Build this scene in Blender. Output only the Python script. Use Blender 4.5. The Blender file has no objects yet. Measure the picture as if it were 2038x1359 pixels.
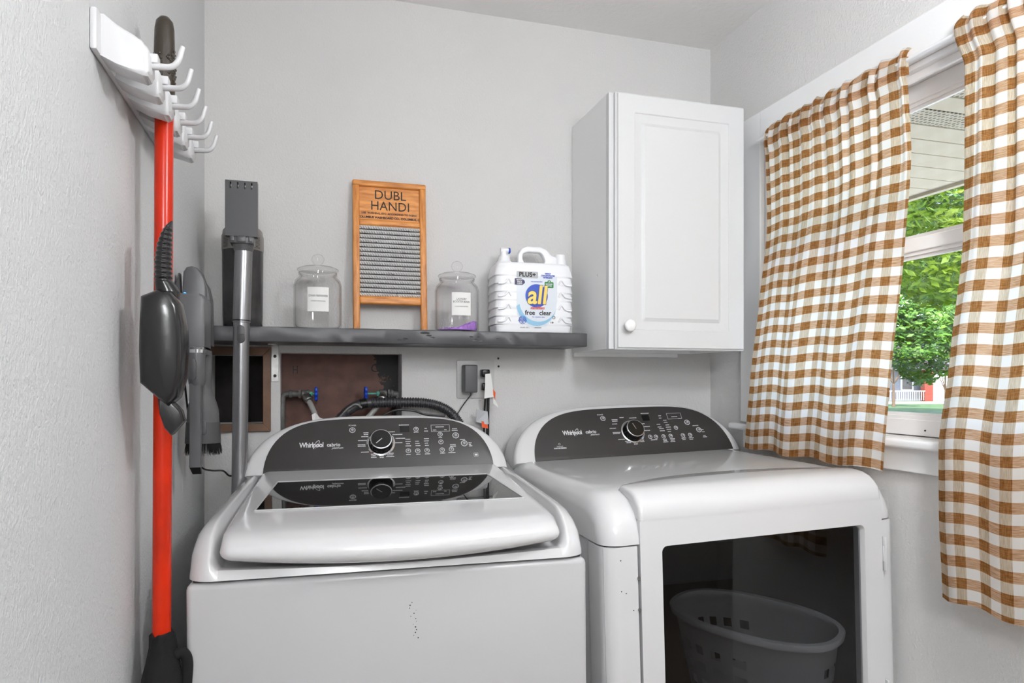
import bpy, bmesh, math, random
from math import pi, sin, cos, radians
from mathutils import Vector, Matrix
random.seed(7)
S = bpy.context.scene
COL = S.collection

# ------------------------------------------------------------------ camera
cam = bpy.data.cameras.new('camera'); cam.lens = 24.0; cam.sensor_width = 36.0
cam.shift_y = 0.0385; cam.clip_start = 0.02; cam.clip_end = 500
camo = bpy.data.objects.new('camera', cam); COL.objects.link(camo)
camo.location = (0.273, -1.99, 1.25); camo.rotation_euler = (pi/2, 0, -radians(16.44))
S.camera = camo

# ------------------------------------------------------------------ world, sun, exposure
wd = bpy.data.worlds.new('sky'); S.world = wd; wd.use_nodes = True
wn = wd.node_tree.nodes; wl = wd.node_tree.links
bgn = wn['Background']
sky = wn.new('ShaderNodeTexSky'); sky.sky_type = 'NISHITA'; sky.sun_disc = False
sky.sun_elevation = radians(52); sky.sun_rotation = radians(200); sky.dust_density = 2.5
wl.new(sky.outputs[0], bgn.inputs[0]); bgn.inputs[1].default_value = 1.0
sun = bpy.data.lights.new('sun', 'SUN'); sun.energy = 16.0; sun.angle = radians(1.5); sun.color = (1, .96, .9)
suno = bpy.data.objects.new('sun', sun); COL.objects.link(suno)
suno.rotation_euler = Vector((0.55, 0.45, -1.0)).to_track_quat('-Z', 'Y').to_euler()
vs = S.view_settings; S.display_settings.display_device = 'sRGB'
vs.view_transform = 'Standard'; vs.look = 'None'; vs.gamma = 1.0; vs.use_curve_mapping = False
vs.exposure = 0.13

# ceiling lamp, and an unseen second one added as fill (out of frame, behind the camera's view) and their light
LAMPS = [((1.05, -1.68, 2.349), 66.0, 0.10), ((0.30, -2.85, 2.349), 46.0, 0.15)]

# ------------------------------------------------------------------ materials
def srgb(r, g, b):
    f = lambda c: (c/12.92 if c <= .04045 else ((c+.055)/1.055)**2.4)
    return (f(r/255), f(g/255), f(b/255), 1)
class NT:
    def __init__(s, name):
        s.m = bpy.data.materials.new(name); s.m.use_nodes = True
        s.n = s.m.node_tree.nodes; s.l = s.m.node_tree.links
        s.b = s.n['Principled BSDF']; s.out = s.n['Material Output']
    def new(s, t, **k):
        n = s.n.new(t)
        for a, v in k.items(): setattr(n, a, v)
        return n
    def link(s, a, b): s.l.new(a, b)
    def coord(s, kind='Object'): return s.new('ShaderNodeTexCoord').outputs[kind]
    def noise(s, vec, scale, detail=3, rough=.5):
        n = s.new('ShaderNodeTexNoise'); n.inputs['Scale'].default_value = scale
        n.inputs['Detail'].default_value = detail; n.inputs['Roughness'].default_value = rough
        s.link(vec, n.inputs['Vector']); return n.outputs['Fac']
    def bump(s, h, strength, dist=.002):
        b = s.new('ShaderNodeBump'); b.inputs['Strength'].default_value = strength
        b.inputs['Distance'].default_value = dist
        s.link(h, b.inputs['Height']); s.link(b.outputs[0], s.b.inputs['Normal']); return b
    def ramp(s, fac, stops):
        r = s.new('ShaderNodeValToRGB'); e = r.color_ramp.elements
        while len(e) < len(stops): e.new(.5)
        for q, (p, c) in zip(e, stops): q.position = p; q.color = c
        s.link(fac, r.inputs[0]); return r.outputs[0]
    def math(s, op, a, b=None, c=None):
        n = s.new('ShaderNodeMath'); n.operation = op
        for i, v in enumerate((a, b, c)):
            if v is None: continue
            if isinstance(v, (int, float)): n.inputs[i].default_value = v
            else: s.link(v, n.inputs[i])
        return n.outputs[0]
    def mix(s, fac, a, b):
        n = s.new('ShaderNodeMix'); n.data_type = 'RGBA'
        if isinstance(fac, (int, float)): n.inputs['Factor'].default_value = fac
        else: s.link(fac, n.inputs['Factor'])
        for i, v in ((6, a), (7, b)):
            if isinstance(v, tuple): n.inputs[i].default_value = v
            else: s.link(v, n.inputs[i])
        return n.outputs[2]
def basic(name, col, rough=.5, metal=0, spec=.5, coat=0, bump=None, vary=None):
    t = NT(name); t.b.inputs['Base Color'].default_value = col
    t.b.inputs['Roughness'].default_value = rough; t.b.inputs['Metallic'].default_value = metal
    t.b.inputs['Specular IOR Level'].default_value = spec
    if coat: t.b.inputs['Coat Weight'].default_value = coat; t.b.inputs['Coat Roughness'].default_value = .05
    co = t.coord()
    if vary:
        sc, amt = vary; n = t.noise(co, sc, 4, .6)
        d = tuple(c*(1-amt) for c in col[:3])+(1,)
        t.link(t.ramp(n, [(.35, d), (.65, col)]), t.b.inputs['Base Color'])
    if bump:
        sc, st, ds = bump; t.bump(t.noise(co, sc, 4, .6), st, ds)
    return t.m
M = {}
def wall_mat(name, col, sc, st, streak=False):
    t = NT(name); co = t.coord()
    n = t.noise(co, 2.2, 3, .5)
    t.link(t.ramp(n, [(.3, tuple(c*.95 for c in col[:3])+(1,)), (.7, col)]), t.b.inputs['Base Color'])
    t.b.inputs['Roughness'].default_value = .6; t.b.inputs['Specular IOR Level'].default_value = .35
    mp = t.new('ShaderNodeMapping'); t.link(co, mp.inputs[0])
    mp.inputs['Scale'].default_value = (1, 1, .75); mp.inputs['Rotation'].default_value = (.5, .5, .3)
    a = t.noise(mp.outputs[0], sc, 5, .62); b = t.noise(co, sc*.32, 2, .5)
    t.bump(t.math('ADD', a, t.math('MULTIPLY', b, .35)), st, .003)
    return t.m
M['wall'] = wall_mat('wall_paint', srgb(212, 211, 210), 200, .65)
M['wall_left'] = wall_mat('wall_paint_orange_peel', srgb(214, 215, 216), 210, .9)
M['wall_right'] = wall_mat('wall_paint_right_lit', srgb(226, 225, 224), 200, .8)  # lighter copy of the wall paint, extra light put into its colour
M['ceil'] = wall_mat('ceiling_paint', srgb(238, 237, 236), 60, .6)
M['rib_shade'] = basic('zinc_shade_tone', srgb(112, 106, 102), .6, .5, vary=(120, .5))  # shade between the washboard ribs, put into the zinc colour
M['floor'] = basic('pale_vinyl_floor', srgb(138, 126, 114), .45, vary=(6, .15))
M['trim'] = basic('white_trim_paint', srgb(240, 241, 242), .35, bump=(60, .08, .002))
M['sash'] = basic('white_vinyl', srgb(238, 239, 241), .3)
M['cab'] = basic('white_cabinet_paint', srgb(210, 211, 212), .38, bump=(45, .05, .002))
M['cab_lit'] = basic('white_cabinet_lit', srgb(242, 242, 242), .45)  # cabinet white made lighter: side light put into the colour
M['knob'] = basic('white_ceramic', srgb(238, 238, 238), .15)
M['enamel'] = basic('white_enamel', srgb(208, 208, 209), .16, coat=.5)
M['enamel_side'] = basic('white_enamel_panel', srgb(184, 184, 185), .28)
M['panel'] = basic('charcoal_console', srgb(50, 48, 47), .36, spec=.45, vary=(9, .12))
M['black'] = basic('black_plastic', srgb(22, 22, 23), .4)
M['black_gloss'] = basic('black_gloss', srgb(14, 14, 15), .12)
M['chrome'] = basic('chrome', srgb(210, 210, 212), .12, 1)
M['steel'] = basic('galvanised_steel', srgb(176, 176, 174), .38, 1, bump=(80, .2, .001), vary=(30, .3))
M['print'] = basic('pale_print', srgb(215, 216, 218), .5)
M['ink'] = basic('black_ink', srgb(24, 20, 18), .6)
M['shelf'] = basic('grey_shelf_paint', srgb(78, 78, 81), .38, bump=(25, .25, .003), vary=(14, .18))
M['white_plastic'] = basic('white_plastic', srgb(206, 206, 208), .3)
M['jug'] = basic('jug_plastic', srgb(236, 237, 240), .30)
M['orange'] = basic('orange_lacquer', srgb(216, 44, 4), .24, coat=.05, spec=.35, vary=(3.5, .45))
M['rubber'] = basic('black_rubber', srgb(30, 29, 30), .2, bump=(40, .15, .002))
M['black_cloth'] = basic('black_cloth', srgb(14, 14, 15), .9, bump=(60, .6, .004))
M['grip'] = basic('dark_dipped_grip', srgb(52, 44, 34), .3, bump=(120, .3, .003))
M['vac_grey'] = basic('vacuum_grey', srgb(90, 90, 92), .34, vary=(20, .12))
M['vac_dark'] = basic('vacuum_dark', srgb(66, 66, 68), .42)
M['alu'] = basic('brushed_aluminium', srgb(150, 150, 153), .3, .85)
M['bin'] = basic('smoky_bin', srgb(62, 62, 64), .22, vary=(18, .35))
M['binlid'] = basic('warm_grey_metal', srgb(150, 146, 142), .35, .6)
M['led'] = NT('blue_led').m
_b = M['led'].node_tree.nodes['Principled BSDF']; _b.inputs['Base Color'].default_value = (.05, .3, 1, 1)
_b.inputs['Emission Color'].default_value = (.05, .35, 1, 1); _b.inputs['Emission Strength'].default_value = 4
M['recess'] = basic('brown_hardboard', srgb(104, 70, 60), .7, vary=(9, .25))
M['cavity_dark'] = basic('dark_cavity', srgb(34, 30, 28), .9, vary=(16, .5), bump=(40, .6, .006))  # near-black mottled colour for the back of the framed opening
M['old_wood'] = basic('stained_wood', srgb(120, 86, 62), .5, vary=(12, .45), bump=(30, .3, .003))
M['pipe'] = basic('old_galvanised_pipe', srgb(112, 112, 110), .6, .3, bump=(60, .5, .003), vary=(30, .4))
M['blue'] = basic('blue_handle', srgb(20, 70, 190), .35)
M['green'] = basic('verdigris', srgb(90, 170, 150), .7, vary=(80, .3))
M['hose'] = basic('grey_hose', srgb(150, 150, 148), .5, bump=(200, .3, .002))
M['corr'] = basic('dark_corrugated_hose', srgb(58, 58, 61), .38)
M['paper'] = basic('white_paper', srgb(232, 232, 230), .8)
M['orange_ink'] = basic('orange_ink', srgb(226, 88, 40), .7)
M['plate'] = basic('grey_outlet_plate', srgb(196, 196, 195), .35)
M['adapter'] = basic('grey_adapter', srgb(82, 82, 85), .45)
M['label_blue'] = basic('label_blue', srgb(22, 72, 186), .4)
M['label_sky'] = basic('label_sky_blue', srgb(140, 190, 220), .4)
M['label_pale'] = basic('label_pale', srgb(216, 222, 230), .4)
M['label_yellow'] = basic('label_yellow', srgb(246, 212, 104), .4)
M['label_navy'] = basic('label_navy', srgb(34, 30, 84), .4)
M['label_green'] = basic('label_green', srgb(36, 128, 62), .4)
M['label_grey'] = basic('label_grey', srgb(176, 178, 182), .4)
M['label_red'] = basic('label_red', srgb(224, 80, 56), .4)
M['beads'] = basic('purple_beads', srgb(196, 140, 240), .5, bump=(300, .5, .003), vary=(120, .35))
M['lawn'] = basic('lawn_grass', srgb(50, 80, 30), .9, vary=(1.5, .35))
M['road'] = basic('pale_road', srgb(190, 190, 190), .9)
M['soffit'] = None
M['house'] = basic('pale_siding', srgb(112, 117, 130), .8)
M['roof'] = basic('lilac_grey_roof', srgb(86, 80, 88), .9, vary=(2, .4))
M['brick'] = basic('red_brick', srgb(108, 44, 34), .9)
M['bark'] = basic('bark', srgb(84, 70, 58), .9, bump=(20, .5, .02))
M['basket'] = basic('grey_basket_plastic', srgb(236, 238, 240), .5)
M['drum'] = basic('dark_drum', srgb(34, 34, 36), .6)
M['fixture'] = basic('frosted_diffuser', srgb(240, 240, 240), .5)

def wood_mat(name, c1, c2, sc=(9, 9, 1.2)):
    t = NT(name); co = t.coord(); mp = t.new('ShaderNodeMapping'); t.link(co, mp.inputs[0]); mp.inputs['Scale'].default_value = sc
    n = t.noise(mp.outputs[0], 14, 6, .6)
    t.link(t.ramp(n, [(.3, c1), (.62, c2)]), t.b.inputs['Base Color'])
    t.b.inputs['Roughness'].default_value = .42; t.bump(n, .2, .001); return t.m
M['wood_v'] = wood_mat('honey_wood_upright', srgb(176, 104, 44), srgb(222, 150, 78))
M['wood_h'] = wood_mat('honey_wood_rail', srgb(178, 104, 42), srgb(224, 152, 78), (1.2, 9, 9))
# recess panel: brown board with a sooty mould patch in its upper right corner
def recess_mat():
    t = NT('recess_board'); co = t.coord(); sx = t.new('ShaderNodeSeparateXYZ'); t.link(co, sx.inputs[0])
    n = t.noise(co, 22, 5, .65); n2 = t.noise(co, 130, 3, .6)
    base = t.ramp(n, [(.3, srgb(84, 58, 50)), (.7, srgb(112, 76, 66))])
    f = t.math('ADD', sx.outputs[0], t.math('MULTIPLY', n, .10)); f = t.math('ADD', f, t.math('MULTIPLY', n2, .05))
    f = t.math('ADD', f, t.math('MULTIPLY', t.math('SUBTRACT', sx.outputs[2], 1.2), .35))
    t.link(t.mix(t.math('GREATER_THAN', f, .575), base, srgb(30, 27, 26)), t.b.inputs['Base Color'])
    t.b.inputs['Roughness'].default_value = .65; return t.m
M['recess'] = recess_mat()
# vinyl soffit: boards across, some perforated
def soffit_mat(perf):
    t = NT('soffit_vinyl_perforated' if perf else 'soffit_vinyl')
    if perf:
        co = t.coord(); v = t.new('ShaderNodeTexVoronoi'); v.inputs['Scale'].default_value = 70; v.inputs['Randomness'].default_value = .2
        t.link(co, v.inputs['Vector'])
        t.link(t.ramp(v.outputs['Distance'], [(.28, srgb(74, 70, 60)), (.36, srgb(184, 174, 150))]), t.b.inputs['Base Color'])
    else: t.b.inputs['Base Color'].default_value = srgb(196, 186, 162)
    t.b.inputs['Roughness'].default_value = .5
    return t.m
M['soffit'] = soffit_mat(False); M['soffit_p'] = soffit_mat(True)
# glasses
def thin_glass(name, tint=(1, 1, 1, 1), ior=1.45, extra=0.0, rough=0.0, edge=0):
    t = NT(name); t.n.remove(t.b)
    tr = t.new('ShaderNodeBsdfTransparent')
    gl = t.new('ShaderNodeBsdfGlossy'); gl.inputs['Roughness'].default_value = rough
    lw = t.new('ShaderNodeLayerWeight'); lw.inputs['Blend'].default_value = .5
    mx = t.new('ShaderNodeMixShader'); f0 = ((ior-1)/(ior+1))**2
    f = t.math('MULTIPLY_ADD', t.math('POWER', lw.outputs['Facing'], 5.0), 1-f0, f0+extra); t.link(f, mx.inputs[0])
    if edge: t.link(t.mix(t.math('POWER', lw.outputs['Facing'], 5.0), tint, tuple(q*edge for q in tint[:3])+(1,)), tr.inputs[0])
    else: tr.inputs[0].default_value = tint
    t.link(tr.outputs[0], mx.inputs[1]); t.link(gl.outputs[0], mx.inputs[2]); t.link(mx.outputs[0], t.out.inputs[0])
    return t.m
M['pane'] = thin_glass('window_glass', (.99, .993, .99, 1))
M['smoke'] = thin_glass('smoked_glass', (.58, .58, .59, 1), 1.5, .0)
M['jar'] = thin_glass('jar_glass', (1, 1, 1, 1), 1.5, 0, .01, .72)
t = NT('lid_black_glass'); t.b.inputs['Base Color'].default_value = srgb(22, 22, 22); t.b.inputs['Roughness'].default_value = .025
t.b.inputs['IOR'].default_value = 1.9; M['lidglass'] = t.m
# washboard metal
t = NT('zinc_ribs'); co = t.coord(); t.b.inputs['Metallic'].default_value = .35; t.b.inputs['Roughness'].default_value = .3
n = t.noise(co, 40, 5, .7)
t.link(t.ramp(n, [(.30, srgb(90, 70, 62)), (.38, srgb(232, 232, 232))]), t.b.inputs['Base Color'])
mp = t.new('ShaderNodeMapping'); t.link(co, mp.inputs[0]); mp.inputs['Rotation'].default_value = (0, radians(35), 0)
wv = t.new('ShaderNodeTexWave'); wv.inputs['Scale'].default_value = 55; wv.bands_direction = 'X'; t.link(mp.outputs[0], wv.inputs[0])
t.bump(wv.outputs['Fac'], .9, .003); M['zinc'] = t.m
# leaves
def leaf_mat(name, c1, c2, sc=2.0):
    t = NT(name); n = t.noise(t.coord(), sc, 4, .7)
    c = t.ramp(n, [(.35, c1), (.65, c2)]); t.link(c, t.b.inputs['Base Color']); t.b.inputs['Roughness'].default_value = .5
    tl = t.new('ShaderNodeBsdfTranslucent'); t.link(c, tl.inputs[0]); mx = t.new('ShaderNodeMixShader'); mx.inputs[0].default_value = .4
    t.link(t.b.outputs[0], mx.inputs[1]); t.link(tl.outputs[0], mx.inputs[2]); t.link(mx.outputs[0], t.out.inputs[0]); return t.m
M['leaf_bright'] = leaf_mat('leaf_spring_green', srgb(84, 124, 22), srgb(146, 172, 60))
M['leaf_mid'] = leaf_mat('leaf_mid_green', srgb(40, 80, 22), srgb(96, 140, 44))
M['leaf_lilac'] = leaf_mat('leaf_lilac', srgb(104, 90, 98), srgb(146, 132, 144))
# gingham cloth (fabric UV in checks)
def gingham():
    t = NT('gingham_cloth'); uv = t.new('ShaderNodeUVMap').outputs[0]; sx = t.new('ShaderNodeSeparateXYZ'); t.link(uv, sx.inputs[0])
    def stripe(c): return t.math('LESS_THAN', t.math('FRACT', c), .5)
    u = stripe(sx.outputs[0]); v = stripe(sx.outputs[1])
    mp = t.new('ShaderNodeMapping'); t.link(uv, mp.inputs[0]); mp.inputs['Scale'].default_value = (.8, 16, 1)
    mp2 = t.new('ShaderNodeMapping'); t.link(uv, mp2.inputs[0]); mp2.inputs['Scale'].default_value = (16, .8, 1)
    thr = t.noise(mp.outputs[0], 2.0, 3, .7); thr2 = t.noise(mp2.outputs[0], 2.0, 3, .7)
    white = srgb(248, 247, 245); tanh = 0; tanv = 0
    dark = t.mix(t.ramp(t.math('MULTIPLY', t.math('ADD', thr, thr2), .5), [(.42, (0, 0, 0, 1)), (.58, (1, 1, 1, 1))]), srgb(130, 84, 40), srgb(182, 132, 84))
    tanh_ = t.mix(t.ramp(thr, [(.38, (0, 0, 0, 1)), (.60, (1, 1, 1, 1))]), srgb(184, 138, 98), srgb(224, 194, 166))
    tanv_ = t.mix(t.ramp(thr2, [(.35, (0, 0, 0, 1)), (.65, (1, 1, 1, 1))]), srgb(196, 178, 152), srgb(226, 216, 200))
    row1 = t.mix(u, white, tanv_); row2 = t.mix(u, tanh_, dark)
    c = t.mix(v, row1, row2); t.link(c, t.b.inputs['Base Color']); t.b.inputs['Roughness'].default_value = .85
    t.b.inputs['Specular IOR Level'].default_value = .1
    t.bump(t.math('ADD', thr, thr2), .15, .001)
    tl = t.new('ShaderNodeBsdfTranslucent'); t.link(c, tl.inputs[0]); mx = t.new('ShaderNodeMixShader'); mx.inputs[0].default_value = .62
    t.link(t.b.outputs[0], mx.inputs[1]); t.link(tl.outputs[0], mx.inputs[2]); t.link(mx.outputs[0], t.out.inputs[0]); return t.m
M['gingham'] = gingham()

# ------------------------------------------------------------------ helpers
def NB(): return bmesh.new()
def obj(name, bm, m, parent=None, smooth=False, loc=None, rot=None, mods=None, ang=40):
    bmesh.ops.recalc_face_normals(bm, faces=bm.faces[:]) if not getattr(bm, '_keep', False) else None
    me = bpy.data.meshes.new(name); bm.to_mesh(me); bm.free()
    ms = m if isinstance(m, (list, tuple)) else [m]
    for q in ms: me.materials.append(M[q] if isinstance(q, str) else q)
    if smooth:
        me.polygons.foreach_set('use_smooth', [True]*len(me.polygons))
        me.set_sharp_from_angle(angle=radians(ang))
    o = bpy.data.objects.new(name, me); COL.objects.link(o)
    if parent: o.parent = parent
    if loc: o.location = loc
    if rot: o.rotation_euler = rot
    return o
def thing(name, label, cat, loc=(0, 0, 0), rot=(0, 0, 0), group=None):
    o = bpy.data.objects.new(name, None); COL.objects.link(o); o.empty_display_size = .05
    o.location = loc; o.rotation_euler = rot; o['label'] = label; o['category'] = cat
    if group: o['group'] = group
    return o
def tag(o, label, cat, group=None, kind=None):
    o['label'] = label; o['category'] = cat
    if group: o['group'] = group
    if kind: o['kind'] = kind
    return o
def struct(name, bm, m, **k):
    o = obj(name, bm, m, **k)
    if not o.parent: o['kind'] = 'structure'
    return o
def box(bm, x0, x1, y0, y1, z0, z1, bev=0, seg=2, mi=0, mat=None):
    t = NB(); bmesh.ops.create_cube(t, size=1)
    for v in t.verts: v.co = Vector(((x0+x1)/2+v.co.x*(x1-x0), (y0+y1)/2+v.co.y*(y1-y0), (z0+z1)/2+v.co.z*(z1-z0)))
    if bev: bmesh.ops.bevel(t, geom=t.edges[:], offset=bev, segments=seg, profile=.5, affect='EDGES')
    if mat is not None: bmesh.ops.transform(t, matrix=mat, verts=t.verts[:])
    merge(bm, t, mi); return bm
def merge(bm, t, mi=0):
    for f in t.faces: f.material_index = mi
    me = bpy.data.meshes.new('tmp'); t.to_mesh(me); t.free(); bm.from_mesh(me); bpy.data.meshes.remove(me)
def lathe(bm, prof, seg=32, mat=None, mi=0, sx=1, sy=1, cap=True):
    t = NB(); rings = []
    for r, z in prof:
        if r < 1e-6: rings.append([t.verts.new((0, 0, z))])
        else: rings.append([t.verts.new((r*sx*cos(2*pi*i/seg), r*sy*sin(2*pi*i/seg), z)) for i in range(seg)])
    for a, b in zip(rings, rings[1:]):
        for i in range(seg):
            j = (i+1) % seg
            if len(a) == 1 and len(b) == 1: continue
            if len(a) == 1: t.faces.new((a[0], b[i], b[j]))
            elif len(b) == 1: t.faces.new((a[i], a[j], b[0]))
            else: t.faces.new((a[i], a[j], b[j], b[i]))
    if cap:
        for r in (rings[0], rings[-1]):
            if len(r) > 2: t.faces.new(r)
    if mat is not None: bmesh.ops.transform(t, matrix=mat, verts=t.verts[:])
    merge(bm, t, mi); return bm
def aim(p, d):      # matrix putting local +z along d at p
    return Matrix.Translation(Vector(p)) @ Vector(d).normalized().to_track_quat('Z', 'Y').to_matrix().to_4x4()
def cyl(bm, p0, p1, r, r2=None, seg=20, bev=0, mi=0):
    p0 = Vector(p0); p1 = Vector(p1); L = (p1-p0).length; r2 = r if r2 is None else r2
    pr = [(r, 0), (r2, L)] if not bev else [(r-bev, 0), (r, bev), (r2, L-bev), (r2-bev, L)]
    return lathe(bm, [(0, pr[0][1])]+pr+[(0, pr[-1][1])], seg, aim(p0, p1-p0), mi)
def catmull(pts, n=8):
    P = [Vector(p) for p in pts]; P = [P[0]*2-P[1]]+P+[P[-1]*2-P[-2]]; out = []
    for i in range(1, len(P)-2):
        for k in range(n):
            t = k/n
            out.append(.5*((2*P[i])+(-P[i-1]+P[i+1])*t+(2*P[i-1]-5*P[i]+4*P[i+1]-P[i+2])*t*t+(-P[i-1]+3*P[i]-3*P[i+1]+P[i+2])*t**3))
    out.append(P[-2]); return out
def tube(bm, pts, r, seg=12, smooth_n=8, rf=None, mi=0, sx=1.0):
    path = catmull(pts, smooth_n) if smooth_n else [Vector(p) for p in pts]
    t = NB(); rings = []; n = len(path); up = None
    for i, p in enumerate(path):
        d = (path[min(i+1, n-1)]-path[max(i-1, 0)]).normalized()
        if up is None: up = d.orthogonal().normalized()
        up = (up-d*up.dot(d)).normalized(); s = d.cross(up)
        rr = r*(rf(i/(n-1)) if rf else 1)
        rings.append([t.verts.new(p+(up*cos(2*pi*k/seg)*sx+s*sin(2*pi*k/seg))*rr) for k in range(seg)])
    for a, b in zip(rings, rings[1:]):
        for k in range(seg): t.faces.new((a[k], a[(k+1) % seg], b[(k+1) % seg], b[k]))
    t.faces.new(rings[0]); t.faces.new(rings[-1]); merge(bm, t, mi); return bm
def prism(bm, poly, a0, a1, axis='y', bev=0, seg=3, mi=0, mat=None):
    """extrude polygon; axis y: poly in (x,z); axis x: poly in (y,z); axis z: poly in (x,y)"""
    t = NB()
    def P(p, a): return {'y': (p[0], a, p[1]), 'x': (a, p[0], p[1]), 'z': (p[0], p[1], a)}[axis]
    A = [t.verts.new(P(p, a0)) for p in poly]; B = [t.verts.new(P(p, a1)) for p in poly]
    n = len(poly); fa = t.faces.new(A); fb = t.faces.new(B)
    for i in range(n): t.faces.new((A[i], A[(i+1) % n], B[(i+1) % n], B[i]))
    if bev: bmesh.ops.bevel(t, geom=list(set(fa.edges[:]+fb.edges[:])), offset=bev, segments=seg, profile=.5, affect='EDGES', clamp_overlap=True)
    if mat is not None: bmesh.ops.transform(t, matrix=mat, verts=t.verts[:])
    merge(bm, t, mi); return bm
def rrect(x0, x1, z0, z1, r, n=6):
    out = []
    for cx, cz, a in ((x1-r, z1-r, 0), (x0+r, z1-r, pi/2), (x0+r, z0+r, pi), (x1-r, z0+r, 3*pi/2)):
        for i in range(n+1): out.append((cx+r*cos(a+pi/2*i/n), cz+r*sin(a+pi/2*i/n)))
    return out
def frame(origin, xa, ya, na):
    m = Matrix.Identity(4)
    for i, a in enumerate((xa, ya, na)):
        a = Vector(a).normalized()
        for j in range(3): m[j][i] = a[j]
    for j in range(3): m[j][3] = origin[j]
    return m
def text(bm, s, size, mat, align='CENTER', ext=.0003, mi=0, shear=0, spacing=1.0, sx=1.0, bold=0):
    c = bpy.data.curves.new('t', 'FONT'); c.body = s; c.size = size; c.align_x = align; c.align_y = 'CENTER'
    c.extrude = ext; c.shear = shear; c.space_character = spacing; c.resolution_u = 3; c.offset = bold
    o = bpy.data.objects.new('t', c); me = bpy.data.meshes.new_from_object(o)
    t = NB(); t.from_mesh(me); bpy.data.meshes.remove(me); bpy.data.objects.remove(o); bpy.data.curves.remove(c)
    bmesh.ops.transform(t, matrix=mat @ Matrix.Scale(sx, 4, (1, 0, 0)), verts=t.verts[:]); merge(bm, t, mi); return bm
def flat(bm, poly, mat, th=.0004, mi=0):
    t = NB(); A = [t.verts.new((x, y, 0)) for x, y in poly]; B = [t.verts.new((x, y, th)) for x, y in poly]
    t.faces.new(A); t.faces.new(B); n = len(poly)
    for i in range(n): t.faces.new((A[i], A[(i+1) % n], B[(i+1) % n], B[i]))
    bmesh.ops.transform(t, matrix=mat, verts=t.verts[:]); merge(bm, t, mi); return bm
def circ(cx, cy, r, n=32, ry=None): return [(cx+r*cos(2*pi*i/n), cy+(ry or r)*sin(2*pi*i/n)) for i in range(n)]
def ring(bm, cx, cy, r, w, mat, th=.0004, n=36, mi=0):
    t = NB(); a = [t.verts.new((cx+(r)*cos(2*pi*i/n), cy+r*sin(2*pi*i/n), th)) for i in range(n)]
    b = [t.verts.new((cx+(r-w)*cos(2*pi*i/n), cy+(r-w)*sin(2*pi*i/n), th)) for i in range(n)]
    for i in range(n): t.faces.new((a[i], a[(i+1) % n], b[(i+1) % n], b[i]))
    bmesh.ops.transform(t, matrix=mat, verts=t.verts[:]); merge(bm, t, mi); return bm

# ------------------------------------------------------------------ room shell
W = 1.548; H = 2.35; XE = 3.0; YF = -3.3; YR = -1.42
bm = NB(); box(bm, -.12, XE+.12, YF-.12, .25, -.1, 0); struct('floor', bm, 'floor')
bm = NB(); box(bm, -.12, XE+.12, YF-.12, .25, H, H+.1); struct('ceiling', bm, 'ceil')
bm = NB(); box(bm, -.12, 0, YF, .25, 0, H); struct('wall_left', bm, 'wall_left')
# back wall with two openings
bm = NB(); T = .12
RX0, RX1, RZ0, RZ1 = .193, .527, 1.09, 1.328       # valve recess
LX0, LX1, LZ0, LZ1 = .012, .150, 1.132, 1.322      # framed dark opening
box(bm, 0, W+.12, 0, T, RZ1, H); box(bm, 0, W+.12, 0, T, 0, RZ0)
box(bm, RX1, W+.12, 0, T, RZ0, RZ1); box(bm, LX1, RX0, 0, T, RZ0, RZ1)
box(bm, 0, LX0, 0, T, RZ0, RZ1); box(bm, LX0, LX1, 0, T, RZ0, LZ0); box(bm, LX0, LX1, 0, T, LZ1, RZ1)
wb = struct('wall_back', bm, 'wall')
bm = NB(); box(bm, RX0-.01, RX1+.01, .085, .095, RZ0-.02, RZ1+.01); obj('recess_board', bm, 'recess', wb)
bm = NB()
text(bm, 'H', .034, frame((.2305, .0845, 1.281), (1, 0, 0), (0, 0, 1), (0, -1, 0)), sx=.7); text(bm, 'C', .036, frame((.455, .0845, 1.288), (1, 0, 0), (0, 0, 1), (0, -1, 0)), shear=.2)
obj('pencil_marks', bm, 'ink', wb)
bm = NB(); box(bm, LX0-.01, LX1+.01, .115, .125, LZ0-.03, LZ1+.01); obj('cavity_back', bm, 'cavity_dark', wb)
# screw holes beside the outlet
bm = NB()
for x, z in ((.817, 1.318), (.818, 1.294)): lathe(bm, [(0, 0), (.0035, 0), (.0028, .0012), (0, .0012)], 10, aim((x, 0, z), (0, -1, 0)))
obj('screw_hole', bm, 'ink', wb)
# right wall with the window opening
WY0, WY1, WZ0, WZ1 = -1.30, -.285, 1.125, 1.948
bm = NB(); box(bm, W, W+.12, YR, WY0, 0, H); box(bm, W, W+.12, WY1, 0, 0, H)
box(bm, W, W+.12, WY0, WY1, 0, WZ0); box(bm, W, W+.12, WY0, WY1, WZ1, H); struct('wall_right', bm, 'wall_right')
bm = NB(); box(bm, W+.12, XE, YR, YR+.1, 0, H); struct('wall_return', bm, 'wall')
bm = NB(); box(bm, XE, XE+.12, YF, YR+.1, 0, H); struct('wall_far_right', bm, 'wall')
bm = NB(); box(bm, 0, XE, YF-.12, YF, 0, H); struct('wall_front', bm, 'wall')

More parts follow.
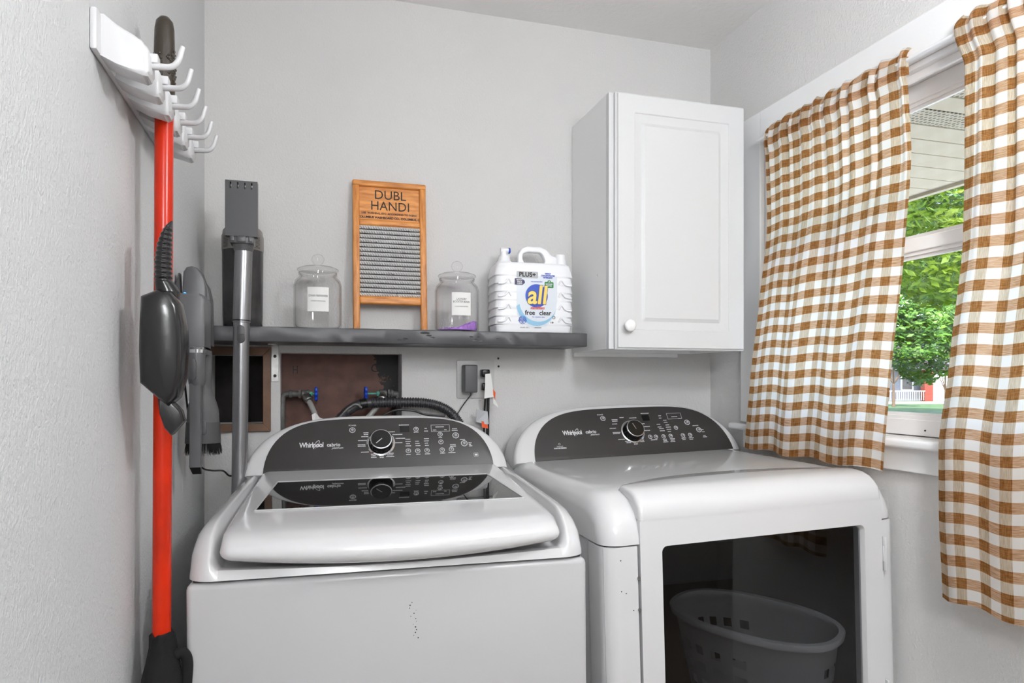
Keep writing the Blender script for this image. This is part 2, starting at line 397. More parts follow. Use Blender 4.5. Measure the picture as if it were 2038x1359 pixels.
# ------------------------------------------------------------------ window
win = bpy.data.objects.new('window_1', None); COL.objects.link(win); win['kind'] = 'structure'
win.location = (W, (WY0+WY1)/2, WZ0); OW = Vector(win.location)
def wobj(name, bm, m, parent=win, smooth=False):
    bmesh.ops.translate(bm, vec=-OW, verts=bm.verts[:]); return obj(name, bm, m, parent, smooth)
cw = .085
bm = NB(); box(bm, W-.018, W, WY1, WY1+cw+.01, WZ0, WZ1+.088, .003)
wobj('casing', bm, 'trim')
bm = NB(); box(bm, W-.018, W, WY0-cw-.01, WY0, WZ0, WZ1+.088, .003); wobj('casing', bm, 'trim')
bm = NB(); box(bm, W-.019, W, WY0, WY1, WZ1, WZ1+.088, .003); wobj('head_casing', bm, 'trim')
bm = NB(); box(bm, W-.045, W+.05, WY0-cw-.03, WY1+cw+.035, 1.104, 1.123, .006, 3); wobj('sill', bm, 'trim', smooth=True)
bm = NB(); box(bm, W-.016, W, WY0-cw, WY1+cw, 1.050, 1.104, .002); wobj('apron', bm, 'trim')
# jamb liner
bm = NB(); box(bm, W, W+.12, WY1-.012, WY1, WZ0, WZ1); box(bm, W, W+.12, WY0, WY0+.012, WZ0, WZ1); box(bm, W, W+.12, WY0, WY1, WZ1-.012, WZ1)
box(bm, W+.05, W+.12, WY0, WY1, WZ0-.005, WZ0+.02)
box(bm, W+.018, W+.026, WY1-.028, WY1-.010, WZ0, WZ1); box(bm, W+.018, W+.026, WY0, WY1, WZ1-.028, WZ1-.010)
wobj('jamb', bm, 'sash')
def sash(name, x0, x1, z0, z1, rb, rt):
    bm = NB(); s = .04; ya, yb = WY0+.012, WY1-.012
    box(bm, x0, x1, ya, yb, z0, z0+rb, .002); box(bm, x0, x1, ya, yb, z1-rt, z1, .002)
    box(bm, x0, x1, ya, ya+s, z0+rb, z1-rt, .002); box(bm, x0, x1, yb-s, yb, z0+rb, z1-rt, .002)
    # glazing bead steps
    for d, q in ((.008, .006), (.015, .012)):
        box(bm, x0+q, x1-q, ya+s-.001, yb-s+.001, z0+rb-.001, z0+rb+d); box(bm, x0+q, x1-q, ya+s-.001, yb-s+.001, z1-rt-d, z1-rt+.001)
    o = wobj(name, bm, 'sash')
    bm = NB(); xm = (x0+x1)/2; box(bm, xm-.002, xm+.002, ya+s-.004, yb-s+.004, z0+rb, z1-rt)
    wobj('pane', bm, 'pane', o)
sash('lower_sash', W+.030, W+.062, WZ0+.002, 1.572, .036, .030)
sash('upper_sash', W+.068, W+.100, 1.548, WZ1-.012, .028, .040)
bm = NB(); cyl(bm, (W+.028, -.80, 1.140), (W+.031, -.80, 1.140), .0018, seg=8); wobj('screw_hole', bm, 'ink')

# ------------------------------------------------------------------ ceiling lamp and added fill lamp
for i, (p, e, r) in enumerate(LAMPS):
    lt = thing('ceiling_and_fill_light', ['white globe ceiling light above the front of the washing machines', 'added white globe fill light behind the camera by the left wall'][i], 'light', p)
    bm = NB(); lathe(bm, [(0, 0), (.07, 0), (.07, -.012), (.012, -.03), (.012, -.36), (0, -.36)], 40); obj('base', bm, 'sash', lt, True)
    t = NT('lamp_glow_%d' % i); t.b.inputs['Emission Color'].default_value = (.97, .985, 1, 1); t.b.inputs['Emission Strength'].default_value = e
    t.b.inputs['Base Color'].default_value = (.9, .9, .9, 1)
    bm = NB(); lathe(bm, [(r*sin(pi*q/24) if 0 < q < 24 else 0, -.35-r+r*cos(pi*q/24)) for q in range(25)], 40); obj('diffuser', bm, t.m, lt, smooth=True)

# ------------------------------------------------------------------ appliances
def loft(bm, rings, caps=True, mi=0, closed=True):
    t = NB(); R = [[t.verts.new(p) for p in r] for r in rings]; n = len(rings[0])
    for a, b in zip(R, R[1:]):
        for k in range(n if closed else n-1): t.faces.new((a[k], a[(k+1) % n], b[(k+1) % n], b[k]))
    if caps: t.faces.new(R[0]); t.faces.new(R[-1])
    merge(bm, t, mi); return bm
def sstep(a, b, x):
    x = max(0, min(1, (x-a)/(b-a))); return x*x*(3-2*x)
def stations(x0, x1, r, n=24, m=7):
    out = [x0+r*(1-cos(pi/2*i/m)) for i in range(m)]
    out += [x0+r+(x1-x0-2*r)*i/n for i in range(n+1)]
    out += [x1-r*(1-cos(pi/2*i/m)) for i in range(m-1, -1, -1)]
    return out
def inset(x, x0, x1, r):
    d = min(x-x0, x1-x)
    return 0 if d >= r else r-math.sqrt(max(0, r*r-(r-d)**2))
def arch(cx, hw, top, a, n=44, base=0):
    pts = []
    for i in range(n+1):
        th = pi*i/n; tt = -cos(th)
        pts.append((cx+hw*tt, base+(top-base)*math.sqrt(max(0, 1-abs(tt)**a))))
    return pts
def appliance(name, label, cat, x0, yaw, roll, w):
    c = Vector((w/2, -.44, 0)); Mx = Matrix.Translation((x0, 0, 0)) @ Matrix.Rotation(yaw, 4, 'Z') @ Matrix.Rotation(-roll, 4, 'Y')
    p = Mx @ c
    root = thing(name, label, cat, p); root.rotation_mode = 'QUATERNION'; root.rotation_quaternion = Mx.to_quaternion(); root.rotation_mode = 'XYZ'
    root.rotation_euler = Mx.to_euler()
    def add(nm, bm, m, parent=None, smooth=True, ang=40):
        bmesh.ops.translate(bm, vec=-c, verts=bm.verts[:])
        return obj(nm, bm, m, parent or root, smooth, ang=ang)
    return root, add
def console(add, w, yb, zb, yt, zt, outer, inner, ybk):
    up = Vector((0, yt-yb, zt-zb)); L = up.length; na = Vector((0, -(zt-zb), (yt-yb))).normalized()   # outward, towards the room
    F = frame((0, yb, zb), (1, 0, 0), up, na)
    cx, hw, top, a = outer
    def ringp(ins, depth, back=None):
        pts = arch(cx, hw-ins, top-ins, a)
        out = []
        for x, h in pts:
            p = F @ Vector((x, h, -depth))
            if back is not None: p.y = back + (p.z-zb)*.05
            out.append(p)
        return out
    bm = NB(); loft(bm, [ringp(.020, .000), ringp(.008, .001), ringp(.003, .004), ringp(0, .010), ringp(0, .025), ringp(.004, .05), ringp(.010, 0, ybk)])
    hood = add('console', bm, 'enamel', ang=50)
    icx, ihw, itop, ia = inner
    bm = NB(); pin = arch(icx, ihw, itop, ia, base=.002)
    prism(bm, pin, -.002, .0016, 'z', .0012, 2, mat=F)
    pan = add('control_panel', bm, 'panel', ang=40)
    return F, hood, pan
def dial(add, F, x, h, r=.0272):
    m = F @ Matrix.Translation((x, h, .0016))
    bm = NB(); lathe(bm, [(r*1.34, 0), (r*1.34, .002), (r*1.22, .0035), (r*1.2, .0018), (0, .0018)], 40, m); base = add('dial_ring', bm, 'chrome')
    bm = NB(); lathe(bm, [(0, .001), (r*1.16, .001), (r*1.10, .012), (r*1.0, .022), (r*.97, .024), (0, .0235)], 40, m); k = add('dial', bm, 'black_gloss')
    bm = NB(); lathe(bm, [(r*1.02, .0215), (r*1.0, .0245), (r*.93, .0250), (r*.92, .0235)], 40, m, cap=False)
    box(bm, -.0009, .0009, -r*.1, r*.62, .0236, .0245, mat=m @ Matrix.Rotation(radians(DIALROT[0]), 4, 'Z'))
    add('pointer', bm, 'chrome', k)
DIALROT = [0]
def button(add, F, x, h, r, ringed=False):
    m = F @ Matrix.Translation((x, h, .0016))
    bm = NB(); lathe(bm, [(0, 0), (r, 0), (r*.95, .0022), (r*.6, .0034), (0, .0038)], 18, m)
    b = add('button', bm, 'vac_grey')
    bm = NB(); ring(bm, 0, 0, r*1.28, r*.22, m, .0012, 20); ring(bm, 0, 0, r*.42, r*.18, m, .0041, 14); add('button_rim', bm, 'print', b)
def marks(add, F, rnd, items, bars, dx=0):
    bm = NB(); G = F @ Matrix.Translation((0, 0, .0018))
    for s, x, h, size, kw in items: text(bm, s, size, G @ Matrix.Translation((x, h, 0)), ext=.0002, **kw)
    for x, h, wd_, n, lh in bars:
        for k in range(n):
            ww = wd_*rnd.uniform(.65, 1); xx = x-ww/2; y = h-k*lh
            while xx < x+ww/2:
                q = rnd.uniform(.0012, .0032); flat(bm, [(xx, y), (xx+q, y), (xx+q, y+.0021), (xx, y+.0021)], G, .0002); xx += q+.0006
    return bm, G

# ---- washer
ww = .686
washer, wadd = appliance('washing_machine', 'white top-loading washing machine with a dark glass lid, left of the dryer', 'washing machine', .128, radians(-3.2), radians(.4), ww)
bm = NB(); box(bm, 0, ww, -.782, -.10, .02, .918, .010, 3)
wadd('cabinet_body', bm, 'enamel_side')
bm = NB(); box(bm, .01, ww-.01, -.772, -.11, .9195, .9225); wadd('seam', bm, 'black', smooth=False)
A = [(-.10, .922), (-.10, 1.018), (-.222, 1.020), (-.45, 1.014), (-.655, 1.008), (-.700, 1.003), (-.735, .992), (-.760, .975), (-.776, .952), (-.783, .935), (-.784, .9225)]
B = [(-.10, .922), (-.10, 1.000), (-.222, 1.000), (-.45, .985), (-.655, .962), (-.700, .946), (-.728, .938), (-.750, .937), (-.768, .944), (-.780, .942), (-.784, .9225)]
rings = []
st = stations(0, ww, .045, 2, 8)
st = sorted(set([round(x, 5) for x in st if x < .045 or x > ww-.045]+[.045+.003*i for i in range(13)]+[ww-.045-.003*i for i in range(13)]+[.030+.002*i for i in range(14)]+[ww-.030-.002*i for i in range(14)]+[.09+(ww-.18)*i/20 for i in range(21)]))
for x in st:
    f = sstep(.032, .054, min(x, ww-x)); e = inset(x, 0, ww, .045); tt = (x-ww/2)/(ww/2); b = max(0, 1-tt*tt)
    r = []
    for i, (pa, pb) in enumerate(zip(A, B)):
        y = pa[0]*(1-f)+pb[0]*f; z = pa[1]*(1-f)+(pb[1]-(.010*b if i in (6, 7, 8, 9) else 0))*f
        if 1 <= i <= 9:
            z -= e*(.75 if i < 7 else .75*(1-(i-6)/4))
        if i >= 5: y += e*min(1, (i-4)/4)*.8
        r.append((x, y, z))
    rings.append(r)
bm = NB(); loft(bm, rings); wadd('top_cover', bm, 'enamel', ang=55)
# lid
lx0, lx1 = .053, ww-.053; rings = []
for x in stations(lx0, lx1, .020, 30, 6):
    tt = (x-ww/2)/((lx1-lx0)/2); b = max(0, 1-tt*tt); e = inset(x, lx0, lx1, .020); q = .028*b
    pr = [(-.228, 1.029), (-.60, 1.009), (-.665, 1.0053), (-.715, 1.001), (-.752-q*.5, .997), (-.778-q*.8, .990), (-.794-q, .981), (-.800-q, .971-b*.006), (-.797-q, .962-b*.010), (-.785-q*.9, .9565-b*.013), (-.750-q*.3, .957-b*.006), (-.70, .968), (-.228, 1.003)]
    cy, cz = -.77, .972; r = []
    for i, (y, z) in enumerate(pr):
        if i <= 6: z -= e*.40
        if 5 <= i <= 9: y += e*.9
        if 8 <= i <= 10: z += e*.25
        r.append((x, y, z))
    rings.append(r)
bm = NB(); loft(bm, rings); lid = wadd('lid', bm, 'enamel', ang=50)
def lidp(x, y, up=0): return (x, y, 1.029-(y+.228)*(-.020/-.372)*1.0+up)
def lz(y): return 1.029+(y+.228)*(.020/.372)
G0 = [(.102, -.368), (.580, -.368), (.604, -.634), (.088, -.634)]
bm = NB(); t = NB(); va = [t.verts.new((x, y, lz(y)+.0012)) for x, y in G0]; vb = [t.verts.new((x, y, lz(y)-.004)) for x, y in G0]
t.faces.new(va); t.faces.new(vb)
for i in range(4): t.faces.new((va[i], va[(i+1) % 4], vb[(i+1) % 4], vb[i]))
merge(bm, t); wadd('glass_panel', bm, 'lidglass', lid, smooth=False)
bm = NB()
for (a, b) in zip(G0, G0[1:]+G0[:1]):
    pa = Vector((a[0], a[1], lz(a[1])+.001)); pb = Vector((b[0], b[1], lz(b[1])+.001)); cyl(bm, pa, pb, .0016, seg=6)
wadd('glass_trim', bm, 'enamel_side', lid, smooth=False)
F, hood, pan = console(wadd, ww, -.222, 1.020, -.14, 1.155, (.337, .3285, .1637, 3.3), (.340, .287, .150, 4.6), -.065)
DIALROT[0] = 132; dial(wadd, F, .3375, .0775)
button(wadd, F, .2662, .1164, .0062)
for x, h in [(.43, .1149), (.4068, .0525), (.431, .0517), (.455, .052), (.4947, .0523), (.5191, .0535), (.4931, .0757), (.4925, .0981)]: button(wadd, F, x, h, .0052)
for x, h in [(.5338, .0936), (.5547, .0697)]: button(wadd, F, x, h, .0068)
bm = NB(); box(bm, .3878, .4123, .1075, .1245, .0012, .0022, mat=F); wadd('display', bm, 'black_gloss', smooth=False)
rnd = random.Random(3)
bm, G = marks(wadd, F, rnd, [('Whirlpool', .1655, .0765, .0195, dict(sx=.78, bold=.0004, spacing=.92)), ('cabrio', .2195, .0760, .0140, dict(sx=.95, bold=.0002)), ('platinum', .229, .0670, .0080, dict(shear=.35)), ('POWER', .2662, .1300, .0055, {})],
    [(.300, .107, .016, 2, .005), (.296, .096, .018, 1, .005), (.291, .085, .026, 1, .005), (.289, .073, .024, 2, .004), (.296, .052, .020, 1, 0),
     (.318, .0455, .014, 3, .0045), (.3385, .0445, .014, 3, .0045), (.360, .0465, .020, 3, .0045), (.3655, .108, .018, 1, 0), (.381, .100, .026, 1, 0), (.388, .0885, .030, 1, 0), (.383, .076, .020, 1, 0),
     (.399, .1275, .034, 1, 0), (.4068, .0855, .013, 4, .0065), (.431, .079, .013, 3, .0065), (.455, .0855, .013, 4, .0065), (.4068, .0415, .012, 1, 0), (.431, .0415, .012, 1, 0), (.455, .0415, .012, 1, 0),
     (.4947, .0425, .012, 1, 0), (.5191, .0430, .018, 1, 0), (.4925, .0880, .014, 1, 0), (.532, .113, .014, 2, .005), (.5230, .0660, .014, 2, .0045), (.551, .0805, .018, 1, 0), (.570, .070, .008, 3, .0045), (.4925, .1195, .022, 1, 0), (.478, .1105, .008, 1, 0), (.508, .1105, .008, 1, 0), (.43, .1055, .018, 1, 0), (.455, .116, .008, 2, .008)])
for x0, x1, y0, y1 in ((.4698, .5194, .1068, .1268), (.5775, .5890, .0310, .0410)):
    for a, b, c_, d_ in ((x0, x1, y0, y0+.0007), (x0, x1, y1-.0007, y1), (x0, x0+.0007, y0, y1), (x1-.0007, x1, y0, y1)): flat(bm, [(a, c_), (b, c_), (b, d_), (a, d_)], G, .0002)
flat(bm, rrect(.580, .5868, .0335, .0385, .001, 2), G, .0002)
# swoosh ring around the name
t = NB(); n = 40; cx, cy = .1775, .0775
a = []; b = []
for i in range(n):
    th = 2*pi*i/n; wv_ = .0006*(1+sin(th)); ex, ey = .0042, .0125
    for lst, d in ((a, wv_/2+.0003), (b, -wv_/2)):
        x = (ex+d)*cos(th); y = (ey+d)*sin(th); an = radians(-28)
        lst.append(t.verts.new((cx+x*cos(an)-y*sin(an), cy+x*sin(an)+y*cos(an), .0004)))
for i in range(n): t.faces.new((a[i], a[(i+1) % n], b[(i+1) % n], b[i]))
SW = t.copy(); bmesh.ops.transform(t, matrix=G, verts=t.verts[:]); merge(bm, t)
wadd('panel_lettering', bm, 'print', pan, smooth=False)
# chips of missing enamel on the front
bm = NB(); rnd = random.Random(9)
for i in range(14):
    x = .365+rnd.uniform(-.006, .006)+i*.0006; z = .862-i*.0048; r = rnd.uniform(.0005, .0014)
    lathe(bm, [(0, 0), (r, 0), (r*.6, .0004), (0, .0004)], 6, aim((x, -.7821, z), (0, -1, 0)))
wadd('paint_chips', bm, 'ink', smooth=False)

# ---- dryer
dw = .706
dryer, dadd = appliance('clothes_dryer', 'white front-loading clothes dryer with a dark window door, right of the washing machine', 'clothes dryer', .841, radians(0), radians(1.6), dw)
zs = .9255
bm = NB()
box(bm, .004, .022, -.765, -.08, .03, zs, .002); box(bm, dw-.022, dw-.004, -.765, -.08, .03, zs, .002)
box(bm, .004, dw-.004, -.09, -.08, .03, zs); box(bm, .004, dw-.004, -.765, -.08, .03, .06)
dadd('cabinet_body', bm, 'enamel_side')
def post(x0, x1, left):
    n = 6; r = .030; pts = []
    if left:
        pts = [(x1, -.760), (x1, -.778)]+[(x0+r-r*sin(pi/2*i/n), -.778+r-r*cos(pi/2*i/n)) for i in range(n+1)]+[(x0, -.700), (x0+.01, -.700), (x0+.02, -.755)]
    else:
        pts = [(x0, -.760), (x0, -.778)]+[(x1-r+r*sin(pi/2*i/n), -.778+r-r*cos(pi/2*i/n)) for i in range(n+1)]+[(x1, -.700), (x1-.01, -.700), (x1-.02, -.755)]
    b = NB(); prism(b, pts, .03, zs, 'z'); return b
dadd('front_post', post(0, .071, True), 'enamel'); dadd('front_post', post(dw-.043, dw, False), 'enamel')
bm = NB(); box(bm, .008, dw-.008, -.762, -.09, zs, zs+.003); dadd('seam', bm, 'black', smooth=False)
# inner cavity
bm = NB(); box(bm, .024, .030, -.74, -.10, .07, .915); box(bm, dw-.030, dw-.024, -.74, -.10, .07, .915); box(bm, .024, dw-.024, -.115, -.105, .07, .915)
box(bm, .024, dw-.024, -.74, -.10, .905, .915); box(bm, .024, dw-.024, -.74, -.10, .062, .070); dadd('inner_liner', bm, 'drum', smooth=False)
# top cover
rings = []; r0 = .042
for x in stations(0, dw, r0, 14, 8):
    e = inset(x, 0, dw, r0)
    pr = [(-.07, zs+.003), (-.07, 1.026), (-.20, 1.026), (-.45, 1.025), (-.66, 1.023), (-.700, 1.020), (-.733, 1.009), (-.757, .990), (-.771, .968), (-.778, .945), (-.779, zs+.003)]
    r = []
    for i, (y, z) in enumerate(pr):
        if 1 <= i <= 9: z -= e*(.9 if i < 7 else .9*(1-(i-6)/4))
        if i >= 5: y += e*min(1, (i-4)/4)*.9
        r.append((x, y, z))
    rings.append(r)
bm = NB(); loft(bm, rings); dadd('top_cover', bm, 'enamel', ang=55)
# door: framed window plus a rolled top that arcs back over the cover
dx0, dx1 = .075, dw-.046; wx0, wx1, wz1 = dx0+.047, dx1-.047, .921
bm = NB(); t = NB()
o_ = rrect(dx0, dx1, .12, .975, .004, 5); i_ = rrect(wx0, wx1, .22, wz1, .012, 5)
V = [[t.verts.new((x, y, z)) for x, z in lp] for lp, y in ((o_, -.755), (o_, -.783), (i_, -.783), (i_, -.770))]
i2 = [(x+(.004 if x < .36 else -.004), z+(.004 if z < .5 else -.004)) for x, z in i_]
V[2] = [t.verts.new((x, -.7835, z)) for x, z in i_]; V[3] = [t.verts.new((x, -.772, z)) for x, z in i2]
V.append([t.verts.new((x, -.755, z)) for x, z in i2])
for a, b in zip(V, V[1:]+V[:1]):
    for k in range(len(a)): t.faces.new((a[k], a[(k+1) % len(a)], b[(k+1) % len(a)], b[k]))
merge(bm, t)
rings = []; er = .010
for x in stations(dx0, dx1, er, 26, 5):
    tt = (x-(dx0+dx1)/2)/((dx1-dx0)/2); e = inset(x, dx0, dx1, er); yb_ = -.690+.085*(1-min(1, abs(tt))**2.4)
    pr = [(-.7835, .9745), (-.7835, .985), (-.780, 1.000), (-.771, 1.012), (-.757, 1.0225), (-.738, 1.029), (-.715, 1.0315), ((yb_-.715)/2, 1.0320), (yb_-.006, 1.0310), (yb_, 1.0265), (yb_, 1.0200), (-.70, 1.012), (-.755, .980)]
    r = []
    for i, (y, z) in enumerate(pr):
        if i <= 6: y += e*.8*(1 if i < 4 else .5)
        if 3 <= i <= 9: z -= e*.8
        r.append((x, y, z))
    rings.append(r)
loft(bm, rings); door = dadd('door', bm, 'enamel', ang=45)
bm = NB(); box(bm, wx0+.002, wx1-.002, -.773, -.769, .21, wz1-.002); dadd('door_glass', bm, 'smoke', door, smooth=False)
for z0 in (.815, .50):
    bm = NB(); box(bm, dx1+.002, dx1+.0075, -.790, -.776, z0, z0+.075, .002); box(bm, dx1+.0005, dx1+.011, -.786, -.776, z0+.021, z0+.055, .001)
    dadd('hinge', bm, 'enamel', door)
for z0 in (.862, .800):
    bm = NB(); cyl(bm, (.0725, -.7775, z0), (.0725, -.7815, z0), .0035, seg=10); dadd('door_catch', bm, 'steel')
F, hood, pan = console(dadd, dw, -.20, 1.024, -.118, 1.159, (.357, .358, .174, 3.3), (.372, .315, .158, 4.4), -.06)
DIALROT[0] = 20; dial(dadd, F, .3725, .0765)
button(dadd, F, .2893, .1243, .0062)
for x, h in [(.4237, .0567), (.4421, .0557), (.4675, .0554), (.4911, .0557), (.532, .0554), (.5563, .0553), (.5170, .0820)]: button(dadd, F, x, h, .0052)
for x, h in [(.5916, .0709), (.5600, .098)]: button(dadd, F, x, h, .0068)
bm = NB(); box(bm, .4161, .4392, .1110, .1295, .0012, .0022, mat=F); dadd('display', bm, 'black_gloss', smooth=False)
rnd = random.Random(5)
bm, G = marks(dadd, F, rnd, [('Whirlpool', .184, .0835, .0195, dict(sx=.78, bold=.0004, spacing=.92)), ('cabrio', .2415, .0835, .0140, dict(sx=.95, bold=.0002)), ('platinum', .252, .0745, .0080, dict(shear=.35)), ('POWER', .284, .1375, .0055, {}), ('advanced', .137, .0430, .0050, {}), ('MOISTURE SENSING', .137, .0370, .0052, dict(sx=.8, bold=.0002))],
    [(.325, .1180, .020, 2, .005), (.322, .104, .018, 1, .005), (.312, .090, .026, 1, .005), (.320, .076, .022, 2, .004), (.330, .053, .022, 1, 0),
     (.350, .0455, .020, 2, .0045), (.372, .0445, .014, 3, .0045), (.394, .0465, .012, 2, .0045), (.350, .124, .018, 1, 0), (.385, .121, .022, 1, 0), (.411, .100, .016, 1, 0), (.418, .0900, .026, 1, 0), (.418, .077, .022, 1, 0),
     (.428, .1345, .032, 1, 0), (.463, .0955, .012, 2, .009), (.468, .081, .014, 2, .0075), (.488, .108, .010, 2, .007), (.492, .092, .016, 4, .0075), (.434, .0455, .026, 1, 0), (.469, .0455, .016, 3, .0045), (.493, .0455, .016, 3, .0045),
     (.532, .0455, .014, 2, .0045), (.5563, .0450, .018, 2, .0045), (.540, .1115, .014, 1, 0), (.585, .085, .022, 1, 0), (.604, .070, .008, 2, .0075), (.604, .050, .012, 2, .0045), (.524, .1185, .022, 1, 0), (.475, .1240, .008, 2, .008)])
for x0, x1, y0, y1 in ((.500, .548, .112, .132),):
    for a, b, c_, d_ in ((x0, x1, y0, y0+.0007), (x0, x1, y1-.0007, y1), (x0, x0+.0007, y0, y1), (x1-.0007, x1, y0, y1)): flat(bm, [(a, c_), (b, c_), (b, d_), (a, d_)], G, .0002)
bmesh.ops.translate(SW, vec=(.0185, .0065, 0), verts=SW.verts[:]); bmesh.ops.transform(SW, matrix=G, verts=SW.verts[:]); merge(bm, SW)
ring(bm, .137, .0500, .0030, .0008, G, .0003)
dadd('panel_lettering', bm, 'print', pan, smooth=False)
bm = NB(); rnd = random.Random(19)
for (x, z) in [(.020, .985), (.030, .84), (.045, .835), (.06, .80)]:
    lathe(bm, [(0, 0), (.0014, 0), (.0008, .0004), (0, .0004)], 6, aim((max(x, .035), -.7781, min(z, .9)), (0, -1, 0)))
dadd('paint_chips', bm, 'ink', smooth=False)

# ------------------------------------------------------------------ wall cabinet
cx0, cx1, cz0, cz1, cyf = 1.055, 1.474, 1.338, 2.040, -.275
cab = thing('wall_cabinet', 'white wall cabinet with one raised-panel door, hung in the corner by the window', 'cabinet', ((cx0+cx1)/2, cyf/2, cz0))
OC = Vector(cab.location)
def cobj(nm, bm, m, parent=cab, smooth=False, ang=40):
    bmesh.ops.translate(bm, vec=-OC, verts=bm.verts[:]); return obj(nm, bm, m, parent, smooth, ang=ang)
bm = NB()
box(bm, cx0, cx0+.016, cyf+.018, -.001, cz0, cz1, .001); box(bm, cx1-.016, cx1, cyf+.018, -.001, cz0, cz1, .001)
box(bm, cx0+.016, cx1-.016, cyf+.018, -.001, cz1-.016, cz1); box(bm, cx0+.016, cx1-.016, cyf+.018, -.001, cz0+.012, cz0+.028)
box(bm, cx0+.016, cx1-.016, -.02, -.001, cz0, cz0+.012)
cobj('carcass', bm, 'cab_lit')
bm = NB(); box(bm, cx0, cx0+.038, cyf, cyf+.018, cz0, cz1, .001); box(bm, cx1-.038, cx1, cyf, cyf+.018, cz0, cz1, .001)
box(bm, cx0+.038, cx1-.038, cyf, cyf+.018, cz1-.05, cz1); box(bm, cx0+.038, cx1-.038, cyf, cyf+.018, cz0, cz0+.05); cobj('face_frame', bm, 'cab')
# door with routed edge, field groove and raised centre panel
ddx0, ddx1, ddz0, ddz1 = cx0+.014, cx1+.001, cz0-.002, cz1-.001
t = NB(); loops = []
for ins, y, r in ((0, cyf-.001, .002), (0, cyf-.010, .002), (.004, cyf-.013, .002), (.006, cyf-.018, .003), (.054, cyf-.0185, .003), (.056, cyf-.0155, .004), (.064, cyf-.0135, .006), (.078, cyf-.0125, .006), (.086, cyf-.0165, .004), (.088, cyf-.0180, .004)):
    loops.append([t.verts.new((x, y, z)) for x, z in rrect(ddx0+ins, ddx1-ins, ddz0+ins, ddz1-ins, r, 3)])
for a, b in zip(loops, loops[1:]):
    for k in range(len(a)): t.faces.new((a[k], a[(k+1) % len(a)], b[(k+1) % len(a)], b[k]))
t.faces.new(loops[0]); t.faces.new(loops[-1]); bm = NB(); merge(bm, t)
cdoor = cobj('door', bm, 'cab', smooth=True, ang=25)
bm = NB(); lathe(bm, [(0, 0), (.007, 0), (.006, .010), (.010, .014), (.0165, .018), (.0165, .022), (.013, .0255), (0, .027)], 28, aim((1.101, cyf-.018, 1.400), (0, -1, 0)))
cobj('knob', bm, 'knob', cdoor, True, 60)
bm = NB(); cyl(bm, (1.055, -.20, 1.55), (1.0535, -.20, 1.55), .003, seg=8); cobj('screw_cap', bm, 'plate')
bm = NB(); box(bm, cx0+.0, cx1-.06, -.019, -.001, cz0-.012, cz0-.0005); tag(obj('mounting_strip', bm, 'cab_lit'), 'thin white wooden strip under the wall cabinet against the wall', 'strip')

# ------------------------------------------------------------------ shelf and bracket
SZ = 1.386
shelf = thing('wall_shelf', 'long dark grey painted wooden shelf on the back wall under the jars', 'shelf', (.52, -.09, 1.348))
bm = NB(); sb = NB(); box(sb, -.50, .512, -.09, .089, 0, .038, .003, 2)
rnd = random.Random(4)
bmesh.ops.subdivide_edges(sb, edges=[e for e in sb.edges if e.calc_length() > .5], cuts=40, use_grid_fill=True)
for v in sb.verts:
    if v.co.y < -.08 and abs(v.co.z-.019) > .012: v.co.y += rnd.uniform(-.0007, .0007); v.co.z += rnd.uniform(-.0006, .0006)
merge(bm, sb); obj('board', bm, 'shelf', shelf, True, ang=35)
bm = NB()
def chip(bm, x, z, s, seed):
    r = random.Random(seed); n = 9
    pts = [(x+s*(1+.6*r.random())*1.7*cos(2*pi*i/n), z+s*(.5+.6*r.random())*.7*sin(2*pi*i/n)) for i in range(n)]
    flat(bm, pts, frame((0, -.0905, 0), (1, 0, 0), (0, 0, 1), (0, -1, 0)), .0004)
for i, (x, z, s) in enumerate([(.045, .030, .0055), (.056, .023, .004), (.066, .018, .003), (-.022, .010, .003), (-.006, .014, .0032), (-.010, .010, .0022), (.172, .022, .003), (.185, .015, .0026), (.192, .022, .0022), (.245, .018, .0015), (.283, .018, .0015)]): chip(bm, x, z, s, i)
obj('knot_chip', bm, 'ink', shelf)
bm = NB()
for i, (x, z, s) in enumerate([(.060, .016, .004), (.180, .012, .0035), (.198, .010, .003)]): chip(bm, x, z, s*.8, 30+i)
bmesh.ops.translate(bm, vec=(0, -.0003, 0), verts=bm.verts[:]); obj('filler_patch', bm, 'vac_grey', shelf)
bm = NB(); box(bm, .1695-.52, .1885-.52, .087, .090, -.100, -.0005, .0005); box(bm, .1655-.52, .1885-.52, .0, .090, -.003, -.0003, .0004)
br = obj('bracket', bm, 'steel', shelf)
bm = NB()
for z in (-.030, -.084): lathe(bm, [(0, 0), (.0045, 0), (.004, .0012), (0, .0012)], 12, aim((.1790-.52, .0872, z), (0, -1, 0)))
obj('bolt_hole', bm, 'ink', br)

# wooden frame around the dark opening
fr = thing('opening_frame', 'brown stained wooden frame around the dark wall opening left of the valves', 'frame', (.09, -.006, 1.11))
def fobj(nm, poly, m):
    bm = NB(); prism(bm, [(x-.09, z-1.11) for x, z in poly], -.006, .0055, 'y', .0015, 2); return obj(nm, bm, m, fr)
ox0, ox1, oz0, oz1, ix0, ix1, iz0, iz1 = .002, .1685, 1.112, 1.342, .018, .148, 1.134, 1.320
fobj('bottom_rail', [(ox0, oz0), (ox1, oz0), (ix1, iz0), (ix0, iz0)], 'old_wood'); fobj('top_rail', [(ox0, oz1), (ix0, iz1), (ix1, iz1), (ox1, oz1)], 'old_wood')
fobj('side_rail', [(ox1, oz0), (ox1, oz1), (ix1, iz1), (ix1, iz0)], 'old_wood'); fobj('side_rail', [(ox0, oz0), (ix0, iz0), (ix0, iz1), (ox0, oz1)], 'old_wood')

